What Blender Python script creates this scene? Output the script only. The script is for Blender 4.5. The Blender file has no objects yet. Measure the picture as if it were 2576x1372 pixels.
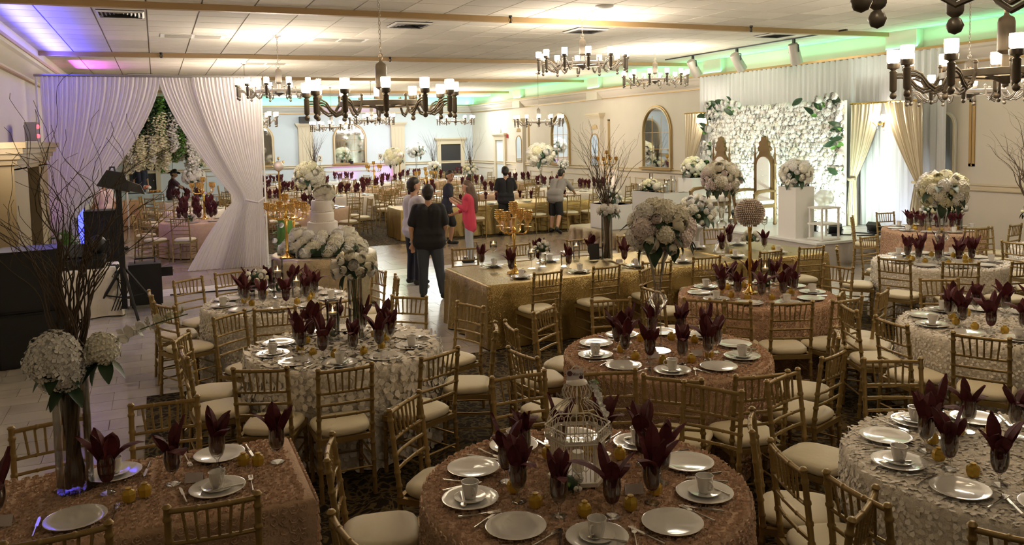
import bpy, math, random, bmesh
from math import sin, cos, pi, radians as RD, atan2, hypot, sqrt
from mathutils import Vector, Matrix, noise
scn = bpy.context.scene
COL = scn.collection
random.seed(7)

# ------------------------------------------------------------------ camera
CAM = Vector((0, 0, 2.49))
_y, _p, _r = RD(23.4), RD(4.05), RD(-1.25)
_F = Vector((sin(_y)*cos(_p), cos(_y)*cos(_p), -sin(_p)))
_R0 = Vector((cos(_y), -sin(_y), 0)); _U0 = _R0.cross(_F)
_R = cos(_r)*_R0 + sin(_r)*_U0; _U = -sin(_r)*_R0 + cos(_r)*_U0
cam = bpy.data.cameras.new('camera'); cam.sensor_width = 36; cam.sensor_fit = 'HORIZONTAL'
cam.lens = 2060/2576*36; cam.shift_y = -196/2576; cam.clip_end = 200; cam.clip_start = .05
camo = bpy.data.objects.new('camera', cam); COL.objects.link(camo)
M = Matrix((_R, _U, -_F)).transposed().to_4x4(); M.translation = CAM
camo.matrix_world = M; scn.camera = camo
scn.view_settings.view_transform = 'Standard'; scn.view_settings.look = 'None'
scn.view_settings.gamma = 1; scn.view_settings.use_curve_mapping = False
scn.view_settings.exposure = 1.1
w = bpy.data.worlds.new('world'); scn.world = w; w.use_nodes = True
w.node_tree.nodes['Background'].inputs[0].default_value = (.5, .4, .3, 1)
w.node_tree.nodes['Background'].inputs[1].default_value = .02
try:
    scn.cycles.use_denoising = True
    scn.cycles.max_bounces = 5; scn.cycles.diffuse_bounces = 3; scn.cycles.glossy_bounces = 3; scn.cycles.transparent_max_bounces = 14
    scn.cycles.use_adaptive_sampling = True; scn.cycles.adaptive_threshold = .06; scn.cycles.adaptive_min_samples = 12
    scn.cycles.sample_clamp_indirect = 4; scn.cycles.caustics_reflective = False; scn.cycles.caustics_refractive = False
except Exception: pass
LAMP_W = 62          # watts of one chandelier
WARM = (1, .87, .70); COOL = (.80, .92, 1)
GREEN = (.16, 1, .48); BLUE = (.05, .05, 1); PURPLE = (.75, .08, 1)

def light(kind, name, loc, power, color, parent=None, size=.1, sy=None, rot=None, spot=None, blend=.6, aim=None):
    l = bpy.data.lights.new(name, kind); l.energy = power; l.color = color
    if kind == 'AREA':
        l.size = size
        if sy: l.shape = 'RECTANGLE'; l.size_y = sy
    else: l.shadow_soft_size = size
    if kind == 'SPOT': l.spot_size = spot; l.spot_blend = blend
    o = bpy.data.objects.new(name, l); COL.objects.link(o); o.location = loc
    if rot: o.rotation_euler = rot
    if aim is not None: o.rotation_euler = (Vector(aim)-Vector(loc)).to_track_quat('-Z', 'Y').to_euler()
    if parent: o.parent = parent
    return o
# cove lamps lying on the cornice ledges, shining up (green on the right and far walls, blue on the left)
light('AREA', 'cove_lamp', (13.80, 23, 4.09), 75, GREEN, size=.08, sy=28, rot=(pi, RD(-25), 0))
light('AREA', 'cove_lamp', (6.5, 36.80, 4.09), 42, GREEN, size=15, sy=.08, rot=(pi+RD(-25), 0, 0))
light('AREA', 'cove_lamp', (-1.88, 16.5, 4.09), 120, BLUE, size=.08, sy=7, rot=(pi, RD(30), 0)).data.spread = RD(95)
light('AREA', 'cove_lamp', (-1.8, 22.3, 4.12), 12, PURPLE, size=.08, sy=2.2, rot=(pi, RD(48), 0)).data.spread = RD(80)

# ------------------------------------------------------------------ helpers
def link(name, data, parent=None, loc=None, rot=None):
    o = bpy.data.objects.new(name, data); COL.objects.link(o)
    if parent is not None: o.parent = parent
    if loc is not None: o.location = loc
    if rot is not None: o.rotation_euler = rot
    return o
def tag(o, label=None, cat=None, group=None, kind=None):
    if label: o['label'] = label
    if cat: o['category'] = cat
    if group: o['group'] = group
    if kind: o['kind'] = kind
    return o
def thing(name, label, cat, loc=(0, 0, 0), rz=0, group=None):
    return tag(link(name, None, None, loc, (0, 0, rz)), label, cat, group)
KIDS = {}
def kids(o):
    return [c for c in o.children]
def copy_tree(o, parent=None, _map=None):
    """copy a thing, its parts and their sub-parts (children lists are read once and cached)"""
    c = o.copy(); COL.objects.link(c); c.parent = parent
    if o not in KIDS: KIDS[o] = list(o.children)
    for ch in KIDS[o]: copy_tree(ch, c)
    return c

class MB:
    def __init__(s): s.v = []; s.f = []; s.m = []
    def add(s, vs, fs, mi=0):
        n = len(s.v); s.v.extend(vs)
        s.f.extend([tuple(i+n for i in f) for f in fs]); s.m.extend([mi]*len(fs)); return s
    def box(s, c, d, rz=0, mi=0, rot=None):
        x, y, z = d[0]/2, d[1]/2, d[2]/2
        vs = [Vector((i*x, j*y, k*z)) for k in (-1, 1) for j in (-1, 1) for i in (-1, 1)]
        if rot is not None: vs = [rot @ q for q in vs]
        elif rz: r = Matrix.Rotation(rz, 3, 'Z'); vs = [r @ q for q in vs]
        c = Vector(c)
        return s.add([tuple(q+c) for q in vs], [(0, 2, 3, 1), (4, 5, 7, 6), (0, 1, 5, 4), (2, 6, 7, 3), (0, 4, 6, 2), (1, 3, 7, 5)], mi)
    def lathe(s, prof, n=16, c=(0, 0, 0), mi=0, sx=1, sy=1, ph=0):
        vs = []; fs = []
        for r, z in prof:
            for i in range(n):
                a = 2*pi*i/n+ph; vs.append((c[0]+r*sx*cos(a), c[1]+r*sy*sin(a), c[2]+z))
        for k in range(len(prof)-1):
            for i in range(n):
                j = (i+1) % n; fs.append((k*n+i, k*n+j, (k+1)*n+j, (k+1)*n+i))
        if prof[0][0] > 1e-5: fs.append(tuple(range(n-1, -1, -1)))
        if prof[-1][0] > 1e-5: fs.append(tuple((len(prof)-1)*n+i for i in range(n)))
        return s.add(vs, fs, mi)
    def tube(s, pts, r, n=6, mi=0, closed=False, cap=True):
        P = [Vector(p) for p in pts]; m = len(P)
        rs = r if isinstance(r, (list, tuple)) else [r]*m
        vs = []; fs = []; nrm = None
        for k in range(m):
            if closed: t = P[(k+1) % m]-P[k-1]
            else: t = P[min(k+1, m-1)]-P[max(k-1, 0)]
            if t.length < 1e-9: t = Vector((0, 0, 1))
            t.normalize()
            if nrm is None:
                nrm = t.cross(Vector((0, 0, 1)))
                if nrm.length < .1: nrm = t.cross(Vector((1, 0, 0)))
            nrm = nrm - t*nrm.dot(t); nrm.normalize(); b = t.cross(nrm)
            for i in range(n):
                a = 2*pi*i/n; vs.append(tuple(P[k]+(nrm*cos(a)+b*sin(a))*rs[k]))
        for k in range(m if closed else m-1):
            k2 = (k+1) % m
            for i in range(n):
                j = (i+1) % n; fs.append((k*n+i, k*n+j, k2*n+j, k2*n+i))
        if cap and not closed: fs += [tuple(range(n-1, -1, -1)), tuple((m-1)*n+i for i in range(n))]
        return s.add(vs, fs, mi)
    def ball(s, c, r, nu=10, nv=6, mi=0, sc=(1, 1, 1)):
        prof = [(r*sin(pi*k/nv), -r*cos(pi*k/nv)) for k in range(nv+1)]
        vs = []; fs = []
        for q, (rr, z) in enumerate(prof):
            if q in (0, nv): vs.append((c[0], c[1], c[2]+z*sc[2]))
            else:
                for i in range(nu):
                    a = 2*pi*i/nu; vs.append((c[0]+rr*cos(a)*sc[0], c[1]+rr*sin(a)*sc[1], c[2]+z*sc[2]))
        ix = lambda q, i: 0 if q == 0 else (1+(nv-1)*nu if q == nv else 1+(q-1)*nu+i % nu)
        for q in range(nv):
            for i in range(nu):
                f = [ix(q, i), ix(q, i+1), ix(q+1, i+1), ix(q+1, i)]
                g = []
                for t in f:
                    if t not in g: g.append(t)
                if len(g) > 2: fs.append(tuple(g))
        return s.add(vs, fs, mi)
    def prism(s, poly, ax, t0, t1, mi=0):
        """poly of 2-D points extruded along axis ax (0,1,2)"""
        def P(p, t):
            return (t, p[0], p[1]) if ax == 0 else ((p[0], t, p[1]) if ax == 1 else (p[0], p[1], t))
        n = len(poly); vs = [P(p, t0) for p in poly]+[P(p, t1) for p in poly]
        fs = [tuple(range(n-1, -1, -1)), tuple(range(n, 2*n))]+[(i, (i+1) % n, n+(i+1) % n, n+i) for i in range(n)]
        return s.add(vs, fs, mi)
    def grid(s, fn, nu, nv, mi=0, two=0.0):
        vs = [tuple(fn(i/nu, j/nv)) for j in range(nv+1) for i in range(nu+1)]
        fs = [(j*(nu+1)+i, j*(nu+1)+i+1, (j+1)*(nu+1)+i+1, (j+1)*(nu+1)+i) for j in range(nv) for i in range(nu)]
        return s.add(vs, fs, mi)
    def merge(s, o, M=None, mi=None):
        vs = o.v if M is None else [tuple(M @ Vector(q)) for q in o.v]
        n = len(s.v); s.v.extend(vs); s.f.extend([tuple(i+n for i in f) for f in o.f])
        s.m.extend(o.m if mi is None else [mi]*len(o.f)); return s
    def mesh(s, name, mats, smooth=40):
        me = bpy.data.meshes.new(name); me.from_pydata(s.v, [], s.f)
        for m in (mats if isinstance(mats, (list, tuple)) else [mats]): me.materials.append(m)
        me.polygons.foreach_set('material_index', s.m)
        if smooth:
            me.polygons.foreach_set('use_smooth', [True]*len(s.f))
            if smooth < 180:
                try: me.set_sharp_from_angle(angle=RD(smooth))
                except Exception: pass
        me.update(); return me
    def build(s, name, mats, parent=None, loc=None, rot=None, smooth=40):
        return link(name, s.mesh(name, mats, smooth), parent, loc, rot)

# ------------------------------------------------------------------ materials
def nt(name):
    m = bpy.data.materials.new(name); m.use_nodes = True; t = m.node_tree
    return m, t, t.nodes['Principled BSDF']
def N(t, kind, **kw):
    n = t.nodes.new(kind)
    for k, v in kw.items():
        if k in n.inputs: n.inputs[k].default_value = v
        else: setattr(n, k, v)
    return n
def pm(name, col, rough=.5, metal=0, var=0, vscale=8, bump=0, bscale=60, coat=0, sheen=0, rnd=0, trans=0, spec=None, sub=0, emit=None):
    m, t, b = nt(name); L = t.links
    b.inputs['Base Color'].default_value = (*col, 1); b.inputs['Roughness'].default_value = rough; b.inputs['Metallic'].default_value = metal
    if coat: b.inputs['Coat Weight'].default_value = coat; b.inputs['Coat Roughness'].default_value = .08
    if sheen: b.inputs['Sheen Weight'].default_value = sheen
    if spec is not None: b.inputs['Specular IOR Level'].default_value = spec
    if sub: b.inputs['Subsurface Weight'].default_value = sub; b.inputs['Subsurface Radius'].default_value = (.02, .015, .01)
    if emit: b.inputs['Emission Color'].default_value = (*emit[0], 1); b.inputs['Emission Strength'].default_value = emit[1]
    tc = N(t, 'ShaderNodeTexCoord')
    last = None
    if var:
        n = N(t, 'ShaderNodeTexNoise', Scale=vscale, Detail=4.0); L.new(tc.outputs['Object'], n.inputs['Vector'])
        r = N(t, 'ShaderNodeMapRange'); r.inputs[3].default_value = 1-var; r.inputs[4].default_value = 1+var; L.new(n.outputs[0], r.inputs[0])
        last = r.outputs[0]
    if rnd:
        oi = N(t, 'ShaderNodeObjectInfo'); r2 = N(t, 'ShaderNodeMapRange'); r2.inputs[3].default_value = 1-rnd; r2.inputs[4].default_value = 1+rnd*.4
        L.new(oi.outputs['Random'], r2.inputs[0])
        if last is not None:
            mm = N(t, 'ShaderNodeMath', operation='MULTIPLY'); L.new(last, mm.inputs[0]); L.new(r2.outputs[0], mm.inputs[1]); last = mm.outputs[0]
        else: last = r2.outputs[0]
    if last is not None:
        mx = N(t, 'ShaderNodeVectorMath', operation='SCALE'); mx.inputs[0].default_value = col; L.new(last, mx.inputs['Scale']); L.new(mx.outputs[0], b.inputs['Base Color'])
    if bump:
        n = N(t, 'ShaderNodeTexNoise', Scale=bscale, Detail=5.0); L.new(tc.outputs['Object'], n.inputs['Vector'])
        bp = N(t, 'ShaderNodeBump', Strength=bump, Distance=.02); L.new(n.outputs[0], bp.inputs['Height']); L.new(bp.outputs[0], b.inputs['Normal'])
    return m
def emis(name, col, s):
    m, t, b = nt(name); b.inputs['Base Color'].default_value = (*col, 1); b.inputs['Emission Color'].default_value = (*col, 1); b.inputs['Emission Strength'].default_value = s
    return m
def glassm(name, col=(.96, .955, .94), a=.16):
    m = bpy.data.materials.new(name); m.use_nodes = True; t = m.node_tree; t.nodes.clear(); L = t.links
    out = N(t, 'ShaderNodeOutputMaterial'); mix = N(t, 'ShaderNodeMixShader'); tr = N(t, 'ShaderNodeBsdfTransparent'); gl = N(t, 'ShaderNodeBsdfGlossy', Roughness=.04)
    tr.inputs[0].default_value = (*col, 1); lw = N(t, 'ShaderNodeLayerWeight', Blend=.35); mr = N(t, 'ShaderNodeMapRange'); mr.inputs[3].default_value = a*.35; mr.inputs[4].default_value = .75
    L.new(lw.outputs['Fresnel'], mr.inputs[0]); L.new(mr.outputs[0], mix.inputs[0]); L.new(tr.outputs[0], mix.inputs[1]); L.new(gl.outputs[0], mix.inputs[2]); L.new(mix.outputs[0], out.inputs[0])
    return m
def sequin(name, col, scale=240, k=.62, rough=.3, rnd=0):
    m, t, b = nt(name); L = t.links
    b.inputs['Metallic'].default_value = .95; b.inputs['Roughness'].default_value = rough; b.inputs['Base Color'].default_value = (*col, 1)
    tc = N(t, 'ShaderNodeTexCoord'); v = N(t, 'ShaderNodeTexVoronoi', Scale=scale); L.new(tc.outputs['Object'], v.inputs['Vector'])
    s1 = N(t, 'ShaderNodeVectorMath', operation='SUBTRACT'); s1.inputs[1].default_value = (.5, .5, .5); L.new(v.outputs['Color'], s1.inputs[0])
    s2 = N(t, 'ShaderNodeVectorMath', operation='SCALE'); s2.inputs['Scale'].default_value = k; L.new(s1.outputs[0], s2.inputs[0])
    g = N(t, 'ShaderNodeNewGeometry'); ad = N(t, 'ShaderNodeVectorMath', operation='ADD'); L.new(g.outputs['Normal'], ad.inputs[0]); L.new(s2.outputs[0], ad.inputs[1])
    nm = N(t, 'ShaderNodeVectorMath', operation='NORMALIZE'); L.new(ad.outputs[0], nm.inputs[0]); L.new(nm.outputs[0], b.inputs['Normal'])
    return m
def carpetm():
    m, t, b = nt('carpet_pattern'); L = t.links; b.inputs['Roughness'].default_value = .95; b.inputs['Specular IOR Level'].default_value = .15
    tc = N(t, 'ShaderNodeTexCoord'); mp = N(t, 'ShaderNodeMapping'); L.new(tc.outputs['Object'], mp.inputs['Vector'])
    n1 = N(t, 'ShaderNodeTexNoise', Scale=3.2, Detail=2.0, Distortion=1.6); L.new(mp.outputs[0], n1.inputs['Vector'])
    v = N(t, 'ShaderNodeTexVoronoi', Scale=7.0, feature='DISTANCE_TO_EDGE'); ad = N(t, 'ShaderNodeVectorMath', operation='ADD')
    sc = N(t, 'ShaderNodeVectorMath', operation='SCALE'); sc.inputs['Scale'].default_value = .6; L.new(n1.outputs['Color'], sc.inputs[0]); L.new(sc.outputs[0], ad.inputs[0]); L.new(mp.outputs[0], ad.inputs[1]); L.new(ad.outputs[0], v.inputs['Vector'])
    n2 = N(t, 'ShaderNodeTexNoise', Scale=26.0, Detail=3.0); L.new(mp.outputs[0], n2.inputs['Vector'])
    a1 = N(t, 'ShaderNodeMath', operation='MULTIPLY'); L.new(v.outputs['Distance'], a1.inputs[0]); L.new(n2.outputs[0], a1.inputs[1])
    cr = N(t, 'ShaderNodeValToRGB'); e = cr.color_ramp.elements; e[0].position = .02; e[0].color = (.13, .095, .045, 1); e[1].position = .075; e[1].color = (.022, .016, .011, 1)
    L.new(a1.outputs[0], cr.inputs[0]); L.new(cr.outputs[0], b.inputs['Base Color'])
    return m
def marblem(name, c1, c2, rough, rnd=.12, scale=1.1):
    m, t, b = nt(name); L = t.links; b.inputs['Roughness'].default_value = rough
    g = N(t, 'ShaderNodeNewGeometry'); n = N(t, 'ShaderNodeTexNoise', Scale=scale, Detail=7.0, Distortion=1.2); L.new(g.outputs['Position'], n.inputs['Vector'])
    cr = N(t, 'ShaderNodeValToRGB'); e = cr.color_ramp.elements; e[0].position = .3; e[0].color = (*c2, 1); e[1].position = .65; e[1].color = (*c1, 1); L.new(n.outputs[0], cr.inputs[0])
    oi = N(t, 'ShaderNodeObjectInfo'); r2 = N(t, 'ShaderNodeMapRange'); r2.inputs[3].default_value = 1-rnd; r2.inputs[4].default_value = 1+rnd*.3; L.new(oi.outputs['Random'], r2.inputs[0])
    s = N(t, 'ShaderNodeVectorMath', operation='SCALE'); L.new(cr.outputs[0], s.inputs[0]); L.new(r2.outputs[0], s.inputs['Scale']); L.new(s.outputs[0], b.inputs['Base Color'])
    return m
def sheerm(name, col, tr=.35, rough=.8, clear=0):
    m = bpy.data.materials.new(name); m.use_nodes = True; t = m.node_tree; t.nodes.clear(); L = t.links
    out = N(t, 'ShaderNodeOutputMaterial'); d = N(t, 'ShaderNodeBsdfDiffuse'); tl = N(t, 'ShaderNodeBsdfTranslucent'); d.inputs[0].default_value = (*col, 1); tl.inputs[0].default_value = (*col, 1)
    mx = N(t, 'ShaderNodeMixShader'); mx.inputs[0].default_value = tr; L.new(d.outputs[0], mx.inputs[1]); L.new(tl.outputs[0], mx.inputs[2]); L.new(mx.outputs[0], out.inputs[0])
    if clear: m2 = N(t, 'ShaderNodeMixShader'); m2.inputs[0].default_value = clear; L.new(mx.outputs[0], m2.inputs[1]); L.new(N(t, 'ShaderNodeBsdfTransparent').outputs[0], m2.inputs[2]); L.new(m2.outputs[0], out.inputs[0])
    return m
K = dict(
 wall=pm('cream_wall_paint', (.64, .57, .47), .7, var=.05, vscale=2), cool_lit=pm('cool_lit_paint', (.62, .66, .68), .7, var=.04, vscale=2),  # second paint: the cool light on the far wall is put into its colour
 trim=pm('cream_trim', (.62, .52, .36), .55), gold_trim=pm('gold_trim', (.42, .27, .10), .4, .4), white_trim=pm('white_trim', (.7, .68, .62), .5),
 tile=pm('ceiling_tile', (.66, .60, .50), .9, var=.05, vscale=6, bump=.25, bscale=120, rnd=.16), grid=pm('ceiling_grid', (.36, .32, .27), .7),
 beam=pm('tan_beam', (.36, .23, .10), .55, var=.06), soffit=pm('soffit_cream', (.62, .55, .45), .7),
 carpet=carpetm(), marble=marblem('grey_marble', (.52, .475, .43), (.40, .36, .32), .16), brown=marblem('brown_marble', (.36, .28, .21), (.28, .215, .16), .2), whitem=marblem('white_marble', (.82, .79, .74), (.68, .64, .6), .18), grout=pm('grout', (.27, .24, .21), .8),
 chair=pm('gold_chair_paint', (.33, .225, .085), .42, .4, var=.12, vscale=14), cushion=pm('ivory_cushion', (.80, .72, .53), .55, bump=.08, bscale=30), china=pm('white_china', (.80, .77, .73), .12, coat=.5), steel=pm('cutlery_steel', (.7, .66, .6), .18, 1),
 glass=glassm('clear_glass'), crystal=glassm('crystal', (.95, .93, .9), .5), napkin=pm('burgundy_napkin', (.085, .005, .011), .7, var=.25, vscale=20), favour=pm('mustard_favour', (.62, .40, .05), .45, .15, var=.2, vscale=30),
 pinkcloth=pm('blush_cloth', (.60, .41, .28), .8, var=.18, vscale=18, bump=.5, bscale=45), pinkrose=pm('blush_rosette', (.78, .56, .41), .7, var=.18, vscale=30, sheen=.2), whitecloth=pm('white_cloth', (.80, .73, .64), .85, var=.08, vscale=14, bump=.5, bscale=45), whiterose=pm('white_rosette', (.92, .87, .80), .75, var=.08, vscale=30),
 peach=pm('peach_cloth', (.72, .45, .24), .8), bluecloth=pm('pale_blue_cloth', (.55, .66, .74), .8), ivory=pm('ivory_cloth', (.74, .68, .58), .85, var=.05, bump=.2, bscale=12),
 sequin=sequin('gold_sequin', (.40, .29, .115)), sequin2=sequin('champagne_sequin', (.46, .37, .24)), gold=pm('polished_gold', (.83, .52, .14), .14, 1), oldgold=pm('antique_gold', (.20, .125, .05), .45, .5, var=.15), bronze=pm('chandelier_bronze', (.15, .125, .095), .38, .45, var=.12, vscale=20),
 shade=emis('lit_frosted_glass', (1, .91, .78), 42), shadedim=emis('dim_frosted_glass', (1, .84, .60), 11), flame=emis('flame', (1, .66, .30), 8), wax=pm('wax', (.85, .80, .68), .5, sub=.3), cream=pm('cream_petal', (.90, .86, .73), .6, var=.06), petal=pm('white_petal', (.88, .86, .82), .6, var=.05), blushp=pm('blush_petal', (.80, .70, .68), .6, var=.06), yellowp=pm('yellow_petal', (.84, .80, .56), .6, var=.08),
 leaf=pm('leaf', (.018, .05, .018), .45, var=.3), lime=pm('fresh_leaf', (.10, .24, .04), .5, var=.3), branch=pm('willow_branch', (.085, .055, .03), .75, var=.25, vscale=20), stem=pm('green_stem', (.06, .11, .04), .5),
 black=pm('black_plastic', (.010, .010, .011), .42), blackf=pm('black_grille', (.012, .012, .013), .7, bump=.4, bscale=300), metal=pm('grey_metal', (.30, .28, .26), .4, .7), darkm=pm('dark_metal', (.03, .03, .032), .4, .6), lampgrey=pm('spotlight_grey', (.40, .36, .31), .5, .3), vent=pm('vent_dark', (.035, .03, .028), .7),
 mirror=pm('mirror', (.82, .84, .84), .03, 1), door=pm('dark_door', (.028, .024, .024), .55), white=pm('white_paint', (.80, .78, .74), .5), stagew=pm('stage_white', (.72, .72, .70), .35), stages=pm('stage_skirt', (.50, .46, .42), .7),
 sheer=sheerm('white_sheer', (.76, .71, .70), .35), sheer2=sheerm('backdrop_sheer', (.80, .80, .80), .25), goldcurt=pm('gold_curtain', (.50, .42, .28), .4, .3), cake=pm('fondant', (.84, .78, .73), .45, sub=.2, bump=.06, bscale=150), wire=pm('white_wire', (.78, .72, .62), .4),
 skin=pm('skin', (.52, .30, .19), .5, sub=.1), skin2=pm('skin_tan', (.42, .23, .14), .5, sub=.1), hair=pm('dark_hair', (.02, .014, .01), .5), hairb=pm('brown_hair', (.10, .055, .03), .45, var=.3, vscale=40), coral=pm('coral_knit', (.50, .038, .075), .8, bump=.2, bscale=80), blackt=pm('black_cotton', (.012, .011, .012), .8), navy=pm('navy_cotton', (.018, .018, .035), .8), lav=pm('lavender_cotton', (.50, .46, .50), .8), greyt=pm('grey_cotton', (.27, .25, .23), .8), jeans=pm('dark_denim', (.05, .058, .075), .8, bump=.2), jeansl=pm('pale_denim', (.30, .31, .32), .8), shorts=pm('black_shorts', (.010, .010, .012), .75), shoe=pm('black_shoe', (.008, .008, .008), .4), sole=pm('shoe_sole', (.5, .48, .45), .6), plum=pm('plum_cotton', (.055, .018, .035), .8), pinkshirt=pm('pale_pink_cotton', (.62, .46, .44), .8),
 paper=pm('paper', (.72, .66, .66), .7), ink=pm('ink', (.10, .035, .05), .7), red=emis('red_lamp', (1, .06, .08), 2.2), par=emis('par_purple', (.7, .1, 1), 6), ledb=emis('led_blue', (.05, .06, 1), 2.5), oval=emis('oval_light', (.86, .94, 1), 6), coral_fl=pm('coral_flower', (.85, .30, .2), .6), fruit=pm('orange_fruit', (.7, .33, .06), .5), foil=pm('foil', (.6, .66, .72), .25, .8), amber=pm('amber_glass', (.85, .56, .22), .15, .6), jewel=pm('crystal_beads', (.80, .70, .65), .15, .5, bump=.5, bscale=90), tulle=sheerm('tulle', (.80, .77, .73), .5, clear=.45), surround=pm('surround_gold', (.25, .18, .09), .55))
# ------------------------------------------------------------------ room
def proj(p):
    v = Vector(p)-CAM; z = v.dot(_F)
    return (1288+2060*v.dot(_R)/z, 490-2060*v.dot(_U)/z, z) if z > .1 else (-9999, -9999, z)
def inview(p, m=60):
    x, y, z = proj(p); return z > 0 and -m < x < 2576+m and -m < y < 1372+m
XL, XR, YB, ZC = -2.1, 14.0, 37.0, 4.45
def struct(o): o['kind'] = 'structure'; return o
floor = struct(MB().box(((XL+XR)/2, 16.4, -.06), (XR-XL+.6, 42, .10)).build('floor', K['grout'], smooth=0))
def tiles(cells, w, h, mat, parent, name, z, th, keep=300, gap=.0045):
    """cells: centres; the keep nearest in view are parts, the rest one part"""
    me = MB().box((0, 0, 0), (w-gap, h-gap, th)).mesh(name, mat, 0)
    vis = [c for c in cells if inview((c[0], c[1], z), 0)]; vis.sort(key=lambda c: (Vector((c[0], c[1], z))-CAM).length)
    ks = set(vis[:keep])
    rest = MB()
    for c in cells:
        if c in ks: link(name, me, parent, (c[0], c[1], z))
        else: rest.box((c[0], c[1], z), (w-gap, h-gap, th))
    if rest.v: tag(rest.build(name+'_field', mat, parent, smooth=0), kind='stuff')
def bond(x0, x1, y0, y1, w, h):
    out = []; j = 0; y = y0+h/2
    while y < y1:
        x = x0+w/2-(w/2 if j % 2 else 0)
        while x < x1+w/2: out.append((round(x, 4), round(y, 4))); x += w
        y += h; j += 1
    return out
tiles([c for c in bond(XL-.2, XR, 8.76, 14.4, .45, .30)]+[c for c in bond(XL-.2, -.43, 1.26, 8.76, .45, .30)], .45, .30, K['marble'], floor, 'floor_tile', 0-.006, .012, 270)
tiles(bond(XL-.2, XR, 14.46, 15.2, .72, .36), .72, .36, K['whitem'], floor, 'border_tile', -.006, .012, 20)
tiles(bond(XL-.2, XR, 15.2, 18.8, .62, .6), .62, .6, K['brown'], floor, 'dance_tile', -.006, .012, 30, .004)
tiles(bond(XL-.2, 1.9, 18.8, 30, .62, .6), .62, .6, K['brown'], floor, 'dance_tile', -.006, .012, 0, .004)
for x0, x1, y0, y1 in ((-.2, XR, -4, 8.75), (1.9, XR, 18.84, YB)):
    struct(MB().box(((x0+x1)/2, (y0+y1)/2, -.004), (x1-x0, y1-y0, .016)).build('floor_carpet', K['carpet'], smooth=0))
# walls
def wall(name, c, d, mat): return struct(MB().box(c, d).build(name, mat, smooth=0))
wr = wall('wall_right', (XR+.15, 16.4, 2.25), (.3, 42.6, 4.6), K['wall'])
wb = wall('wall_back', ((XL+XR)/2, YB+.15, 2.25), (XR-XL+.6, .3, 4.6), K['cool_lit'])
wl = wall('wall_left', (XL-.15, 16.4, 2.25), (.3, 42.6, 4.6), K['wall'])
wall('wall_front', ((XL+XR)/2, -4.2, 2.25), (XR-XL+.6, .3, 4.6), K['wall'])
ceil = struct(MB().box(((XL+XR)/2, 16.4, ZC+.11), (XR-XL+.6, 42, .2)).build('ceiling', K['grid'], smooth=0))
tw, th_ = .7155, .685
cells = [(-.03+tw*(i+.5), 14.255+th_*(j+.5)) for i in range(-3, 20) for j in range(-20, 33)]
cells = [(round(a, 4), round(b, 4)) for a, b in cells if XL < a < XR and -3 < b < YB]
tiles(cells, tw, th_, K['tile'], ceil, 'ceiling_tile', ZC+.002, .02, 300, .022)
for i, y in enumerate((5.8, 12.45, 19.3, 25.8, 32.5)):
    b = struct(MB().box(((XL+XR)/2, y, ZC-.05), (XR-XL, .12, .09)).build('trim_%d' % (i+1), K['beam'], smooth=0))
    MB().box(((XL+XR)/2, y+.22, ZC-.025), (XR-XL, .3, .05)).build('soffit', K['soffit'], b, smooth=0)
# cornices: moulded profile running along the right, far and left walls
P = [(0, 3.70), (.05, 3.70), (.06, 3.75), (.10, 3.79), (.16, 3.84), (.21, 3.92), (.26, 3.95), (.27, 4.03), (.04, 4.05), (.04, 4.06), (0, 4.06)]
def cornice(name, side):
    if side == 'R': fn = lambda p: (XR-p[0], p[1]); ax = 1; t = (-4, YB)
    if side == 'L': fn = lambda p: (XL+p[0], p[1]); ax = 1; t = (-4, YB)
    if side == 'B': fn = lambda p: (YB-p[0], p[1]); ax = 0; t = (XL, XR)
    o = struct(MB().prism([fn(p) for p in P], ax, *t).build(name, K['wall'] if side != 'B' else K['white_trim'], smooth=25))
    for q in ([(.24, 4.0), (.29, 4.0), (.29, 4.05), (.24, 4.05)], [(.0, 3.685), (.065, 3.685), (.065, 3.715), (.0, 3.715)]):
        MB().prism([fn(p) for p in q], ax, *t).build('gold_bead', K['gold_trim'], o, smooth=0)
    r = [(0, 1.29), (.03, 1.29), (.05, 1.31), (.05, 1.33), (.03, 1.345), (.03, 1.385), (.06, 1.40), (.06, 1.425), (0, 1.425)]
    struct(MB().prism([fn(p) for p in r], ax, *t).build('trim_rail_'+dict(R='right', L='left', B='back')[side], K['trim'] if side == 'B' else K['gold_trim'] if side == 'L' else K['trim'], smooth=0))
cornice('trim_right', 'R'); cornice('trim_left', 'L'); cornice('trim_back', 'B')
def frame_on(wallo, side, a0, a1, z0, z1, mat=None, w=.035):
    m = MB(); n = .02
    for (p, q, r, s) in ((a0, a1, z0, z0+w), (a0, a1, z1-w, z1), (a0, a0+w, z0, z1), (a1-w, a1, z0, z1)):
        if side == 'R': m.box((XR-n/2, (p+q)/2, (r+s)/2), (n, q-p, s-r))
        else: m.box(((p+q)/2, YB-n/2, (r+s)/2), (q-p, n, s-r))
    m.build('panel_frame', mat or K['trim'], wallo, smooth=0)
for a, b in ((19.3, 20.2), (20.5, 22.4), (22.7, 24.1), (25.5, 28.0), (28.4, 30.4), (31.9, 32.6), (34.4, 36.4)): frame_on(wr, 'R', a, b, .3, 1.12)
for a, b in ((1.9, 3.0), (3.3, 4.9), (6.9, 9.2), (10.8, 12.0)): frame_on(wb, 'B', a, b, .3, 1.12)
for a in (24.1, 30.55, 10.72): frame_on(wr, 'R', a-.14, a-.02, 1.75, 3.0, K['gold_trim'], .05)
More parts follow.
